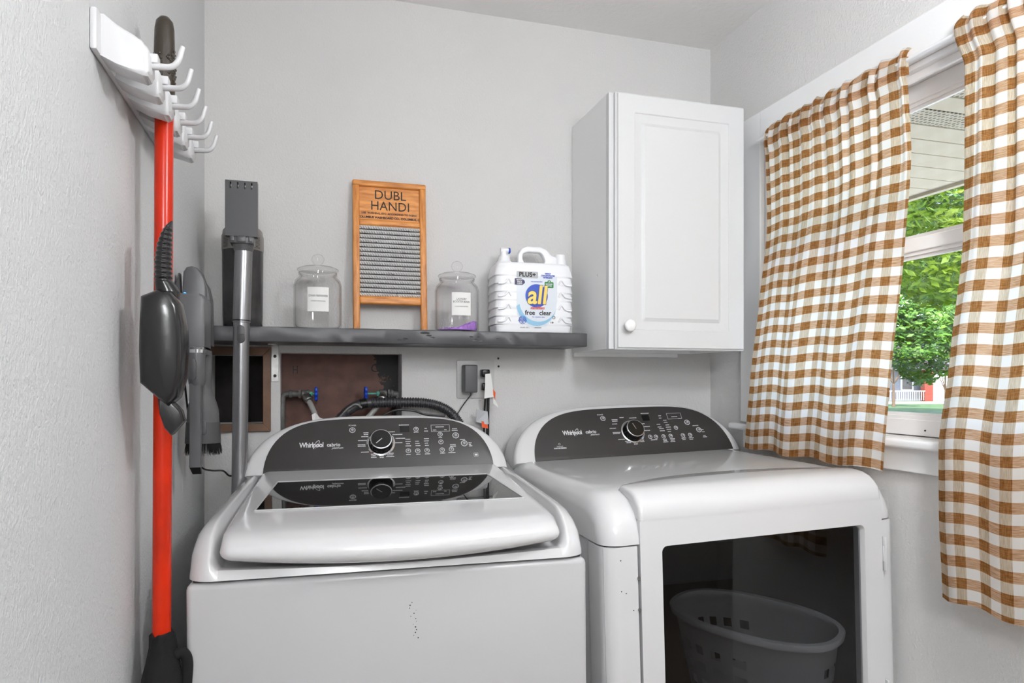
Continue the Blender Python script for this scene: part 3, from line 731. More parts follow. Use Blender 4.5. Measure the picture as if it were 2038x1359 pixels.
# ------------------------------------------------------------------ valves, pipes and hoses
def handle_wheel(parent, x, y, z, off):
    bm = NB(); m = aim((x-off.x, y-off.y, z-off.z), (1, 0, 0)); t = NB(); n = 60; seg = 8; R = []
    for i in range(n):
        a = 2*pi*i/n; rr = .0165+.0022*cos(6*a)
        R.append([t.verts.new(((rr+.0038*cos(2*pi*k/seg))*cos(a), (rr+.0038*cos(2*pi*k/seg))*sin(a), .0045*sin(2*pi*k/seg))) for k in range(seg)])
    for i in range(n):
        for k in range(seg): t.faces.new((R[i][k], R[i][(k+1) % seg], R[(i+1) % n][(k+1) % seg], R[(i+1) % n][k]))
    bmesh.ops.transform(t, matrix=m, verts=t.verts[:]); merge(bm, t)
    for k in range(3):
        a = 2*pi*k/3; cyl(bm, m @ Vector((0, 0, 0)), m @ Vector((.0165*cos(a), .0165*sin(a), 0)), .003, seg=8)
    lathe(bm, [(0, -.004), (.006, -.004), (.006, .005), (0, .006)], 12, m)
    obj('handle_wheel', bm, 'blue', parent, True)
def valve(x, hx, wallx, name, label, dz=0):
    s = 1 if hx > x else -1; z = 1.213; y = .035; o = Vector((x, y, z))
    v = thing(name, label, 'valve', (x, y, z), group='water valves in the recess'); L = lambda a, b, c_: (a-x, b-y, c_-z)
    bm = NB(); cyl(bm, L(x-.012*s, y, z), L(x+.010*s, y, z), .0115, seg=18, bev=.002); cyl(bm, L(x-.014*s, y, z), L(x-.020*s, y, z), .0135, seg=6)
    cyl(bm, L(x, y, z), L(x+.004*s, y-.024, z-.010), .0095, seg=16, bev=.001); obj('valve_body', bm, 'pipe', v, True)
    bm = NB(); cyl(bm, L(x+.009*s, y, z), L(x+.018*s, y, z), .0075, seg=6); cyl(bm, L(x+.018*s, y, z), L(hx, y, z), .003, seg=10); obj('stem', bm, 'green', v, True)
    handle_wheel(v, hx, y, z, o)
    bm = NB()
    if s > 0: tube(bm, [L(x-.02, y, z), L(x-.050, y, z), L(x-.060, y, z-.004), L(x-.063, y, z-.015), L(x-.064, y, z-.12)], .0088, 14, 5); cyl(bm, L(x-.036, y, z), L(x-.046, y, z), .012, seg=16, bev=.002)
    else: tube(bm, [L(x+.018, y, z), L(x+.034, y, z-.002), L(x+.045, y, z-.012), L(x+.046, y, z-.11)], .0088, 14, 5); cyl(bm, L(x+.022, y, z), L(x+.030, y, z), .012, seg=16, bev=.002)
    obj('supply_pipe', bm, 'pipe', v, True)
valve(.260, .288, .19, 'hot_water_valve', 'galvanised water valve with a blue handle wheel under the letter H')
valve(.476, .427, .53, 'cold_water_valve', 'galvanised water valve with a blue handle wheel under the letter C')
def hose_thing(name, label, pts, r, m, nut=True, cat='hose', rf=None):
    p0 = Vector(pts[0]); root = thing(name, label, cat, p0, group='water inlet hoses')
    bm = NB(); tube(bm, [Vector(p)-p0 for p in pts], r, 14, 10, rf); obj('hose_tube', bm, m, root, True)
    if nut:
        d = (Vector(pts[1])-p0).normalized(); bm = NB(); cyl(bm, d*-.006, d*.010, .0125, seg=16, bev=.0015); cyl(bm, d*.010, d*.016, .0095, seg=14); obj('coupling', bm, 'steel', root, True)
    return root, p0
hr, p0 = hose_thing('inlet_hose', 'grey braided water hose curving down from the left valve', [(.264, .006, 1.203), (.275, -.012, 1.180), (.287, -.030, 1.150), (.292, -.040, 1.115), (.292, -.045, 1.05)], .0075, 'hose')
bm = NB(); t = NB()
prof = [(.276, 1.158), (.286, 1.163), (.297, 1.150), (.3075, 1.146), (.307, 1.120), (.296, 1.108), (.281, 1.112)]
A_ = []; 
for k, yy in enumerate((-.052, -.050)): A_.append([t.verts.new((x-p0.x, yy-p0.y+.004*sin(i*2.3), z-p0.z)) for i, (x, z) in enumerate(prof)])
t.faces.new(A_[0]); t.faces.new(A_[1])
for i in range(len(prof)): t.faces.new((A_[0][i], A_[0][(i+1) % 7], A_[1][(i+1) % 7], A_[1][i]))
merge(bm, t); obj('hose_tag', bm, 'paper', hr)
hose_thing('inlet_hose', 'grey water hose dropping from the right valve behind the black drain hose', [(.472, .006, 1.200), (.464, -.016, 1.186), (.440, -.030, 1.160), (.40, -.040, 1.11), (.39, -.045, 1.05)], .0075, 'hose')
dp = [(.325, -.055, 1.120), (.352, -.050, 1.146), (.380, -.045, 1.172), (.415, -.042, 1.186), (.470, -.040, 1.189), (.53, -.040, 1.189), (.585, -.042, 1.187), (.628, -.046, 1.177), (.660, -.050, 1.158), (.684, -.056, 1.128), (.70, -.06, 1.09)]
root = thing('drain_hose', 'dark corrugated drain hose arching over the back of the washing machine', 'hose', dp[4]); p0 = Vector(dp[4])
bm = NB(); path = catmull([Vector(p)-p0 for p in dp], 30); t = NB(); up = None; R = []
for i, p in enumerate(path):
    d = (path[min(i+1, len(path)-1)]-path[max(i-1, 0)]).normalized()
    if up is None: up = d.orthogonal().normalized()
    up = (up-d*up.dot(d)).normalized(); s = d.cross(up); frac = i/len(path)
    rr = .0135+(.0013*(1 if (i//2) % 2 else -1) if frac < .16 or frac > .34 else 0)
    R.append([t.verts.new(p+(up*cos(2*pi*k/16)+s*sin(2*pi*k/16))*rr) for k in range(16)])
for a, b in zip(R, R[1:]):
    for k in range(16): t.faces.new((a[k], a[(k+1) % 16], b[(k+1) % 16], b[k]))
t.faces.new(R[0]); t.faces.new(R[-1]); merge(bm, t); obj('corrugated_tube', bm, 'corr', root, True, ang=25)
bm = NB(); i0 = int(len(path)*.30); d = (path[i0+1]-path[i0]).normalized(); cyl(bm, path[i0]-d*.010, path[i0]+d*.010, .0150, seg=18, bev=.002); obj('cuff', bm, 'rubber', root, True)
bm = NB(); tube(bm, [(.335, -.075, 1.135), (.352, -.075, 1.155), (.372, -.075, 1.175), (.392, -.074, 1.186), (.408, -.072, 1.176)], .003, 8, 8)
tag(obj('hose_guide', bm, 'steel', smooth=True), 'thin pale hose hook beside the bend of the black drain hose', 'hook')
bm = NB(); tube(bm, [(.46, -.07, 1.150), (.50, -.07, 1.168), (.55, -.07, 1.166), (.585, -.07, 1.155), (.64, -.07, 1.150)], .003, 8, 8)
tag(obj('power_cable', bm, 'rubber', smooth=True), 'thin dark cable behind the top of the washing machine under the drain hose', 'cable')

# ------------------------------------------------------------------ outlet and what is plugged in
out = thing('wall_outlet', 'square grey double outlet plate on the back wall above the gap', 'outlet', (.746, -.003, 1.255))
bm = NB(); prism(bm, rrect(-.057, .057, -.0565, .0565, .004, 3), -.003, .0025, 'y', .0015, 2); obj('cover_plate', bm, 'plate', out, True)
for xx in (-.024, .024):
    for zz in (.020, -.020):
        bm = NB(); prism(bm, [(.017*cos(2*pi*i/24)+xx, max(-.0125, min(.0125, .017*sin(2*pi*i/24)))+zz) for i in range(24)], -.0045, -.002, 'y'); rc = obj('socket', bm, 'plate', out)
        bm = NB()
        for sx_ in (-.0062, .0062): box(bm, xx+sx_-.001, xx+sx_+.001, -.0049, -.0044, zz-.003, zz+.005)
        obj('slot', bm, 'ink', rc)
ad = thing('power_adapter', 'dark grey plug-in power adapter with a thin cord, left half of the outlet', 'adapter', (.7215, -.028, 1.256))
bm = NB(); box(bm, -.0195, .0195, -.024, .0245, -.040, .041, .004, 3); obj('body', bm, 'adapter', ad, True)
bm = NB(); tube(bm, [(.004, .0, -.040), (.003, .0, -.048), (-.010, .004, -.066), (-.026, .008, -.090), (-.038, .008, -.115), (-.044, .008, -.17)], .0017, 8, 8); obj('cord', bm, 'rubber', ad, True)
pl = thing('power_plug', 'black power plug and thick black cord with a white tag, right half of the outlet', 'plug', (.770, -.020, 1.272))
bm = NB(); box(bm, -.013, .012, -.018, .0135, -.010, .012, .004, 3); box(bm, -.010, .010, -.012, .0135, -.05, -.028, .004, 3); obj('plug_head', bm, 'rubber', pl, True)
bm = NB(); tube(bm, [(.002, -.014, -.006), (.004, -.018, -.03), (.006, -.016, -.07), (.006, -.012, -.12), (.006, -.010, -.19)], .0048, 10, 8); obj('cord', bm, 'rubber', pl, True)
bm = NB(); tube(bm, [(.0, -.010, -.045), (-.002, -.014, -.07), (-.004, -.012, -.12), (-.005, -.010, -.19)], .003, 10, 8); obj('cord', bm, 'rubber', pl, True)
def paper(parent, nm, pts, y, m, th=.0006, bend=.003):
    t = NB(); n = len(pts)
    A_ = [t.verts.new((x, y+bend*sin(i*1.7), z)) for i, (x, z) in enumerate(pts)]; B_ = [t.verts.new((x, y+th+bend*sin(i*1.7), z)) for i, (x, z) in enumerate(pts)]
    t.faces.new(A_); t.faces.new(B_)
    for i in range(n): t.faces.new((A_[i], A_[(i+1) % n], B_[(i+1) % n], B_[i]))
    bm = NB(); merge(bm, t); return obj(nm, bm, m, parent)
tg = paper(pl, 'tag', [(-.006, -.002), (.012, 0), (.016, -.035), (.020, -.068), (-.008, -.074), (-.006, -.04)], -.028, 'paper')
paper(tg, 'tag_print', [(.0165, -.044), (.026, -.056), (.024, -.078), (.018, -.064)], -.029, 'orange_ink')
paper(pl, 'tag', [(.019, -.070), (.032, -.090), (.035, -.101), (.018, -.088)], -.026, 'paper')
paper(pl, 'tag', [(-.030, -.105), (.003, -.112), (.006, -.148), (.001, -.150), (-.032, -.142)], -.024, 'label_grey')
paper(pl, 'tag', [(-.016, -.140), (.003, -.143), (.003, -.162), (-.016, -.158)], -.025, 'orange_ink')

# ------------------------------------------------------------------ jars
def jar(x, y, label, cat, lines):
    j = thing('glass_jar', label, cat, (x, y, SZ), group='lidded glass jars on the shelf')
    R = .0625
    outp = [(0, .0005), (R-.012, .0005), (R-.003, .004), (R, .012), (R, .118), (R-.004, .132), (R-.013, .141), (R-.016, .145), (R-.014, .150), (R-.012, .153)]
    inp = [(R-.0145, .153), (R-.0165, .149), (R-.0195, .145), (R-.0165, .139), (R-.0072, .130), (R-.0032, .118), (R-.0032, .013), (R-.008, .0065), (0, .0055)]
    bm = NB(); lathe(bm, outp+inp, 48, cap=False); obj('jar_body', bm, 'jar', j, True, ang=60)
    bm = NB(); lathe(bm, [(0, .156), (R-.020, .156), (R-.018, .1575), (R-.010, .158), (R-.008, .160), (R-.009, .163), (R-.020, .168), (.02, .1715), (.010, .1725), (.0085, .176), (.013, .180), (.0165, .187), (.0165, .192), (.012, .200), (.005, .2035), (0, .204)], 48); lidj = obj('lid', bm, 'jar', j, True, ang=60)
    bm = NB(); lathe(bm, [(R-.0155, .146), (R-.0125, .147), (R-.0125, .154), (R-.0155, .155)], 40, cap=False); obj('gasket', bm, 'jar', lidj, True)
    # curved paper label facing the room
    t = NB(); n = 16; rr = R+.0006; a0 = radians(-90-lines[2]-25); a1 = radians(-90-lines[2]+25); rows = [.045, .108]; V = []
    for k in range(n+1):
        a = a0+(a1-a0)*k/n; V.append([t.verts.new((rr*cos(a), rr*sin(a), z)) for z in rows]+[t.verts.new(((rr-.0004)*cos(a), (rr-.0004)*sin(a), z)) for z in rows])
    for k in range(n):
        a, b = V[k], V[k+1]; t.faces.new((a[0], b[0], b[1], a[1])); t.faces.new((a[2], a[3], b[3], b[2])); t.faces.new((a[0], a[2], b[2], b[0])); t.faces.new((a[1], b[1], b[3], a[3]))
    bm = NB(); merge(bm, t); lb = obj('label', bm, 'paper', j, True)
    bm = NB()
    for s, z, size, sxx in lines[0]: text(bm, s, size, Matrix.Identity(4), ext=.0001, sx=sxx); 
    bm.free(); bm = NB()
    for s, z, size, sxx in lines[0]:
        q = NB(); text(q, s, size, Matrix.Translation((0, z, 0)), ext=.0001, sx=sxx); merge(bm, q)
    for v in bm.verts:
        a = radians(-90-lines[2])+v.co.x/rr; u_, w_ = v.co.y, v.co.z; v.co = Vector(((rr+.0004+w_)*cos(a), (rr+.0004+w_)*sin(a), u_))
    obj('label_text', bm, 'adapter', lb)
    return j
jar(.292, -.085, 'clear glass jar with a white label, empty, left of the washboard', 'jar', ([('STAIN REMOVER', .085, .0078, .85), ('LAUNDRY STAIN POWDER', .0715, .0034, .9)], None, 0))
j2 = jar(.672, -.085, 'clear glass jar with purple beads at the bottom, beside the detergent jug', 'jar', ([('LAUNDRY', .0895, .0075, .85), ('BOOSTER BEADS', .0820, .0075, .82), ('IN WASH SCENT BOOSTER', .0690, .0034, .9)], None, 0))
# heap of beads against the right side of the jar
t = NB(); rnd = random.Random(2); n = 30
hgt = lambda x, y: max(0.0, .004+.020*sstep(-.012, .052, x)+rnd.uniform(-.001, .001))
rings_ = []
for i in range(9):
    r = .0555*i/8
    rings_.append([t.verts.new((r*cos(2*pi*k/n)+.0, r*sin(2*pi*k/n), .007+hgt(r*cos(2*pi*k/n), 0)*(1 if r*cos(2*pi*k/n) > -.03 else .3))) for k in range(n)] if i else [t.verts.new((0, 0, .013))])
for a, b in zip(rings_, rings_[1:]):
    for k in range(n):
        if len(a) == 1: t.faces.new((a[0], b[k], b[(k+1) % n]))
        else: t.faces.new((a[k], a[(k+1) % n], b[(k+1) % n], b[k]))
low = [t.verts.new((v.co.x, v.co.y, .0065)) for v in rings_[-1]]
for k in range(n): t.faces.new((rings_[-1][k], rings_[-1][(k+1) % n], low[(k+1) % n], low[k]))
t.faces.new(low)
for k in range(420):      # loose granules on the heap
    a = rnd.uniform(0, 2*pi); r = .054*math.sqrt(rnd.random()); x = r*cos(a)
    if x < -.012 and rnd.random() < .85: continue
    bmesh.ops.create_icosphere(t, subdivisions=1, radius=rnd.uniform(.0013, .0021), matrix=Matrix.Translation((x, r*sin(a), .0085+hgt(x, 0))))
bm = NB(); merge(bm, t)
tag(obj('scent_beads', bm, 'beads', loc=(.672, -.085, SZ)), 'heap of purple scent beads inside the right glass jar', 'beads', kind='stuff')

# ------------------------------------------------------------------ washboard (leans on the wall)
wbd = thing('washboard', 'old wooden washboard with a ribbed metal face, leaning on the wall between the jars', 'washboard', (.489, -.056, SZ), (-math.atan2(.040, .435), 0, 0))
WH = .431; hw = .103
def upright(x0, x1):
    bm = NB(); box(bm, x0, x1, -.010, .010, 0, WH-.012, .004, 3); return bm
obj('side_post', upright(-hw, -hw+.0185), 'wood_v', wbd, True); obj('side_post', upright(hw-.0185, hw), 'wood_v', wbd, True)
bm = NB(); box(bm, -hw-.001, hw+.001, -.0115, .0115, WH-.016, WH+.001, .005, 3); obj('top_rail', bm, 'wood_h', wbd, True)
bm = NB(); box(bm, -hw+.017, hw-.017, -.002, .006, WH-.114, WH-.014, .001); hp = obj('header_board', bm, 'wood_h', wbd)
bm = NB(); box(bm, -hw+.017, hw-.017, -.009, .009, WH-.1285, WH-.1115, .005, 3); obj('middle_rail', bm, 'wood_h', wbd, True)
bm = NB(); box(bm, -hw+.017, hw-.017, -.009, .009, .078, .101, .005, 3); obj('bottom_rail', bm, 'wood_h', wbd, True)
# ribbed metal: 16 rolls
t = NB(); z0, z1 = .099, WH-.126; n = 16*10; rows = []
for i in range(n+1):
    z = z0+(z1-z0)*i/n; yy = .0005-.0075*abs(sin(pi*i/10))**.8
    rows.append([t.verts.new((-hw+.018, yy, z)), t.verts.new((hw-.018, yy, z)), t.verts.new((hw-.018, .003, z)), t.verts.new((-hw+.018, .003, z))])
for a, b in zip(rows, rows[1:]):
    for k in range(4): t.faces.new((a[k], a[(k+1) % 4], b[(k+1) % 4], b[k]))
t.faces.new(rows[0]); t.faces.new(rows[-1])
me_ = bpy.data.meshes.new('r'); t.to_mesh(me_); t.free(); bm = NB(); bm.from_mesh(me_); bpy.data.meshes.remove(me_)
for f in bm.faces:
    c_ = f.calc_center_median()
    if c_.y < .002 and abs(sin(pi*((c_.z-z0)/(z1-z0)*n)/10)) < .28: f.material_index = 1  # rib valleys take the painted shade colour
obj('metal_ribs', bm, ['zinc', 'rib_shade'], wbd, True, ang=60)
bm = NB(); G = frame((0, -.0022, 0), (1, 0, 0), (0, 0, 1), (0, -1, 0))
text(bm, 'DUBL', .037, G @ Matrix.Translation((.002, WH-.038, 0)), sx=.98, spacing=1.0); text(bm, 'HANDI', .037, G @ Matrix.Translation((.002, WH-.070, 0)), sx=.94, spacing=1.02)
text(bm, 'USE  WASHING, ETC. ACCORDING TO FABRIC', .0075, G @ Matrix.Translation((0, WH-.0915, 0)), sx=1.0, bold=.0002); text(bm, 'COLUMBUS WASHBOARD CO.. COLUMBUS, O.', .0082, G @ Matrix.Translation((0, WH-.1035, 0)), sx=1.02, bold=.0004)
obj('lettering', bm, 'ink', hp)

# ------------------------------------------------------------------ detergent jug
jg = thing('detergent_jug', 'big white detergent jug with a blue and yellow label', 'jug', (.892, -.078, SZ), (0, 0, radians(-1)))
jw, jd, jh = .113, .052, .203
def sec(z, grow=1):
    f = 1-.05*sstep(.12, .2, z)-.03*(1-sstep(0, .02, z))
    return f
t = NB(); rings = []; NZ = 70
prof = rrect(-1, 1, -1, 1, .32, 7)
for i in range(NZ+1):
    z = jh*i/NZ; f = 1-(.10*(1-math.sqrt(max(0, 1-(max(0, z-jh+.02)/.02)**2))))-(.05*(1-math.sqrt(max(0, 1-(max(0, .014-z)/.014)**2))))
    ph = z/.0235; q = ph-math.floor(ph); step = .0045*(1-q) if .02 < z < .185 else 0     # stepped gripping ribs on the sides
    row = []
    for a, b in prof:
        side = sstep(.62, .9, abs(a)); x = a*jw*f; y = b*jd*f
        k = step*side; y += (k if b > 0 else -k)*.8*(1 if abs(b) > .3 else abs(b)/.3); x += (k if a > 0 else -k)*1.0
        # front face panel slightly sunken for the label
        if b < -.7 and abs(a) < .60: y += .003
        row.append((x, y, z))
    rings.append(row)
bm = NB(); loft(bm, rings)
# chevron ribs on the front, both sides of the label
for s in (-1, 1):
    for k in range(4):
        z = .030+.036*k
        pts = [Vector((s*.110, -jd-.0015, z+.002)), Vector((s*.092, -jd-.002, z+.004)), Vector((s*.080, -jd-.001, z+.016)), Vector((s*.071, -jd+.001, z+.004))]
        tube(bm, pts, .0030, 8, 5)
jb = obj('jug_body', bm, 'jug', jg, True, ang=50)
# handle
bm = NB(); t = NB(); n = 9
ho = [(-.040, jh-.01), (-.038, jh+.030), (-.028, jh+.048), (-.012, jh+.055), (.030, jh+.055), (.048, jh+.048), (.062, jh+.032), (.080, jh+.026), (.082, jh-.01)]
hi = [(-.018, jh+.002), (-.026, jh+.018), (-.024, jh+.032), (-.010, jh+.038), (.028, jh+.038), (.036, jh+.032), (.041, jh+.020), (.044, jh+.010), (.036, jh+.002)]
L_ = [[t.verts.new((x, y, z)) for x, z in lp] for lp, y in ((ho, -.012), (ho, .012), (hi, .012), (hi, -.012))]
for a, b in zip(L_, L_[1:]+L_[:1]):
    for k in range(n-1): t.faces.new((a[k], a[k+1], b[k+1], b[k]))
for k in (0, n-1): t.faces.new([l[k] for l in L_])
bmesh.ops.bevel(t, geom=t.edges[:], offset=.004, segments=3, profile=.5, affect='EDGES', clamp_overlap=True); merge(bm, t)
lathe(bm, [(0, 0), (.0215, 0), (.019, .015), (.0165, .030), (0, .030)], 24, Matrix.Translation((.094, 0, jh-.008)))
lathe(bm, [(0, 0), (.030, 0), (.024, .012), (.021, .016), (0, .016)], 24, Matrix.Translation((-.078, 0, jh-.008)))
obj('handle', bm, 'jug', jg, True, ang=50)
bm = NB(); lathe(bm, [(0, 0), (.0165, 0), (.0165, .012), (.013, .014), (0, .0145)], 24, Matrix.Translation((.094, 0, jh+.022))); obj('vent_cap', bm, 'jug', jg, True)
bm = NB(); lathe(bm, [(0, 0), (.0185, 0), (.0185, .006), (.017, .008), (.0165, .017), (0, .018)], 28, Matrix.Translation((-.078, 0, jh+.008)))
cyl(bm, (-.080, 0, jh+.022), (-.080, 0, jh+.045), .0095, seg=18, bev=.001); cyl(bm, (-.090, -.002, jh+.041), (-.066, -.002, jh+.041), .0075, seg=18, bev=.001); sp = obj('spout', bm, 'jug', jg, True)
bm = NB(); cyl(bm, (-.066, -.002, jh+.040), (-.061, -.002, jh+.040), .0085, seg=20, bev=.001); obj('spout_button', bm, 'label_blue', sp, True)
# label artwork
G = frame((0, -jd-.0004, 0), (1, 0, 0), (0, 0, 1), (0, -1, 0))
def art(nm, m, fn, parent=jb, lift=0.0):
    bm = NB(); fn(bm, G @ Matrix.Translation((.004, 0, lift))); return obj(nm, bm, m, parent)
lab = art('label', 'label_pale', lambda b, g: flat(b, [(-.060, .165), (.062, .165), (.062, .095), (.055, .050), (.030, .022), (-.010, .016), (-.045, .030), (-.058, .055)], g, .0004))
art('label_plate', 'label_grey', lambda b, g: flat(b, rrect(-.060, .0045, .158, .177, .003, 3), g, .0004), lab, .0005)
def crescent(b, g):
    pts = []; n = 20
    for i in range(n+1):
        a = radians(190+150*i/n); pts.append((.0+.061*cos(a), .088+.066*sin(a)))
    for i in range(n, -1, -1):
        a = radians(190+150*i/n); pts.append((.006+.058*cos(a), .094+.060*sin(a)))
    flat(b, pts, g, .0004)
art('label_crescent', 'label_sky', crescent, lab, .0005)
art('logo_disc', 'label_blue', lambda b, g: flat(b, circ(.0, .108, .0335, 40), g, .0004), lab, .0009)
def logo(b, g): text(b, 'all', .074, g @ Matrix.Translation((.001, .108, 0)), sx=.92, bold=.0016, shear=.12, ext=.0002)
def logo_o(b, g): text(b, 'all', .074, g @ Matrix.Translation((.001, .108, 0)), sx=.92, bold=.0030, shear=.12, ext=.0001)
art('logo_outline', 'label_navy', logo_o, lab, .0015); art('logo_letters', 'label_yellow', logo, lab, .0019)
def darktext(b, g):
    text(b, 'PLUS+', .0175, g @ Matrix.Translation((-.0275, .1675, 0)), sx=1.05, bold=.0005); text(b, 'free', .0185, g @ Matrix.Translation((-.020, .059, 0)), sx=1.0, bold=.0003); text(b, 'clear', .0185, g @ Matrix.Translation((.026, .059, 0)), sx=1.0, bold=.0003)
    text(b, '110', .0065, g @ Matrix.Translation((.046, .032, 0)), bold=.0002); ring(b, .052, .047, .0045, .0012, g, .0003)
art('label_print', 'ink', darktext, lab, .0011)
def bluetext(b, g):
    for k, s in enumerate(('HIGHLY', 'CONCENTRATED', 'DETERGENT')): text(b, s, .0062, g @ Matrix.Translation((.034, .1725-.0058*k, 0)), sx=.85, bold=.0002)
    text(b, 'recommended', .0065, g @ Matrix.Translation((0, .149, 0)), sx=.9); text(b, 'for sensitive skin', .0055, g @ Matrix.Translation((.006, .0475, 0)))
    ring(b, -.042, .038, .0115, .0012, g, .0003)
    for k, s in enumerate(('FOR ALL', 'MACHINES', 'INCLUDING', 'HE')): text(b, s, .0045, g @ Matrix.Translation((-.042, .044-.0042*k, 0)), bold=.0002)
art('label_print', 'label_blue', bluetext, lab, .0011)
art('red_script', 'label_red', lambda b, g: text(b, 'stainlifters', .0120, g @ Matrix.Translation((.002, .0735, 0)), shear=.3, sx=.85, bold=.0002), lab, .0022)
art('purple_badge', 'label_navy', lambda b, g: flat(b, [(-.065, .138), (-.065, .156), (-.045, .156), (-.036, .150), (-.035, .144), (-.042, .138)], g), lab, .0011)
def ptext(b, g):
    text(b, 'MIGHTY', .0050, g @ Matrix.Translation((-.051, .1520, 0)), bold=.0002); text(b, 'PACS', .0060, g @ Matrix.Translation((-.051, .1465, 0)), bold=.0003); text(b, 'CLEAN', .0050, g @ Matrix.Translation((-.051, .1413, 0)), bold=.0002)
art('badge_print', 'print', ptext, lab, .0018)
art('green_badge', 'label_green', lambda b, g: (flat(b, rrect(.024, .051, .132, .149, .002, 2), g), flat(b, circ(.038, .149, .0055, 16), g)), lab, .0011)
art('badge_print', 'print', lambda b, g: (text(b, 'A', .007, g @ Matrix.Translation((.038, .1495, 0)), bold=.0003), text(b, 'RECYCLED', .0042, g @ Matrix.Translation((.0375, .1425, 0)), bold=.0002), text(b, 'BOTTLE', .0042, g @ Matrix.Translation((.0375, .1375, 0)), bold=.0002)), lab, .0018)
art('label_print', 'adapter', lambda b, g: (text(b, '0 8 4 FL OZ  L', .0045, g @ Matrix.Translation((-.035, .0165, 0))), text(b, 'DETERGENT', .0036, g @ Matrix.Translation((.004, .0165, 0)))), lab, .0011)

# ------------------------------------------------------------------ curtains and rod
def interp(tab, z):
    tab = sorted(tab)
    if z <= tab[0][0]: return tab[0][1]
    for (a, p), (b, q) in zip(tab, tab[1:]):
        if z <= b:
            f = (z-a)/(b-a); f = f*f*(3-2*f)*.5+f*.5; return p+(q-p)*f
    return tab[-1][1]
def curtain(name, label, left, right, zb_fn, periods, seed, amp, zrod=1.944):
    rnd = random.Random(seed); NX, NZ = 150, 96
    ph = [rnd.uniform(0, 6.28) for _ in range(6)]
    root = thing(name, label, 'curtain', (1.503, (left[0][1]+right[0][1])/2, zrod), group='checked curtains on the window'); O = Vector(root.location)
    def pt(a, z, zb):
        yl = interp(left, z); yr = interp(right, z); d = (zrod-z)/(zrod-zb)       # 0 at rod, 1 at hem
        y = yl+(yr-yl)*(a+.010*sin(2*pi*a*5.3+ph[0])*(.5+.5*(1-d)))
        fine = sin(2*pi*a*11+ph[1])*.5+sin(2*pi*a*17.3+ph[2]+d*1.2)*.35
        broad = sin(2*pi*a*4.1+ph[3]+d*.8)*.6+sin(2*pi*a*2.3+ph[4]-d*1.5)*.6
        x = 1.498-amp*(fine*(1-sstep(.0, .55, d))*.8+broad*sstep(-.2, .6, d))*.9
        x -= .030*sstep(.2, .95, d); x = min(x, 1.5205 if z > 1.16 else 1.494)
        return x, y
    def arc(zrow, zbs):
        L = [0]; P = None
        for i in range(NX+1):
            a = i/NX; q = pt(a, zrow, zbs(a))
            if P: L.append(L[-1]+math.hypot(q[0]-P[0], q[1]-P[1]))
            P = q
        return L
    Lr = arc(1.80, zb_fn); U = [l/Lr[-1]*periods for l in Lr]
    t = NB(); uvl = t.loops.layers.uv.new('UVMap'); V = []
    for j in range(NZ+1):
        row = []
        for i in range(NX+1):
            a = i/NX; zb = zb_fn(a); z = zrod+(zb-zrod)*(j/NZ); x, y = pt(a, z, zb)
            z2 = z+.004*sin(2*pi*a*3+ph[5]+z*3)*(j/NZ)
            if j < 6: # rod pocket bulge
                x -= .004*sin(pi*j/6)
            row.append((t.verts.new((x-O.x, y-O.y, z2-O.z)), (U[i], (zrod-z)/.0405+.55)))
        V.append(row)
    for r0_, r1_ in zip(V, V[1:]):
        for i in range(NX):
            q = (r0_[i], r0_[i+1], r1_[i+1], r1_[i]); f = t.faces.new([w[0] for w in q])
            for lp, w in zip(f.loops, q): lp[uvl].uv = w[1]
    me = bpy.data.meshes.new('cloth'); t.to_mesh(me); t.free(); me.materials.append(M['gingham']); me.polygons.foreach_set('use_smooth', [True]*len(me.polygons))
    o = bpy.data.objects.new('cloth', me); COL.objects.link(o); o.parent = root
    # gathered header above the rod
    t = NB(); uvl = t.loops.layers.uv.new('UVMap'); V = []; NH = 8
    for j in range(NH+1):
        row = []
        for i in range(NX+1):
            a = i/NX; f = j/NH; x, y = pt(a, zrod, zb_fn(a))
            x = x+.022*f+.0035*f*sin(2*pi*a*13+ph[2])-.004*sin(pi*f); x = min(x, W-.0195)
            z = zrod+.030*f+.0035*f*sin(2*pi*a*9+ph[1])
            row.append((t.verts.new((x-O.x, y-O.y+.010*f+.002*f*sin(2*pi*a*21), z-O.z)), (U[i]*1.0, -.75*f+.55)))
        V.append(row)
    for r0_, r1_ in zip(V, V[1:]):
        for i in range(NX):
            q = (r0_[i], r0_[i+1], r1_[i+1], r1_[i]); f = t.faces.new([w[0] for w in q])
            for lp, w in zip(f.loops, q): lp[uvl].uv = w[1]
    me = bpy.data.meshes.new('header'); t.to_mesh(me); t.free(); me.materials.append(M['gingham']); me.polygons.foreach_set('use_smooth', [True]*len(me.polygons))
    h_ = bpy.data.objects.new('header_ruffle', me); COL.objects.link(h_); h_.parent = root
    t = NB(); uvl = t.loops.layers.uv.new('UVMap'); V = []
    for j in range(5):
        row = []
        for i in range(NX+1):
            a = i/NX; zb = zb_fn(a); z = zrod+.004-.040*j/4; x, y = pt(a, min(z, zrod), zb)
            row.append((t.verts.new((min(x+.0045, W-.0195)-O.x, y-O.y, z-O.z)), (U[i], (zrod-z)/.0405+.55)))
        V.append(row)
    for r0_, r1_ in zip(V, V[1:]):
        for i in range(NX):
            q = (r0_[i], r0_[i+1], r1_[i+1], r1_[i]); f = t.faces.new([w[0] for w in q])
            for lp, w in zip(f.loops, q): lp[uvl].uv = w[1]
    me = bpy.data.meshes.new('pocket'); t.to_mesh(me); t.free(); me.materials.append(M['gingham']); me.polygons.foreach_set('use_smooth', [True]*len(me.polygons))
    h_ = bpy.data.objects.new('rod_pocket', me); COL.objects.link(h_); h_.parent = root
    # side hem: a doubled edge strip behind the cloth, and the bottom hem
    return root
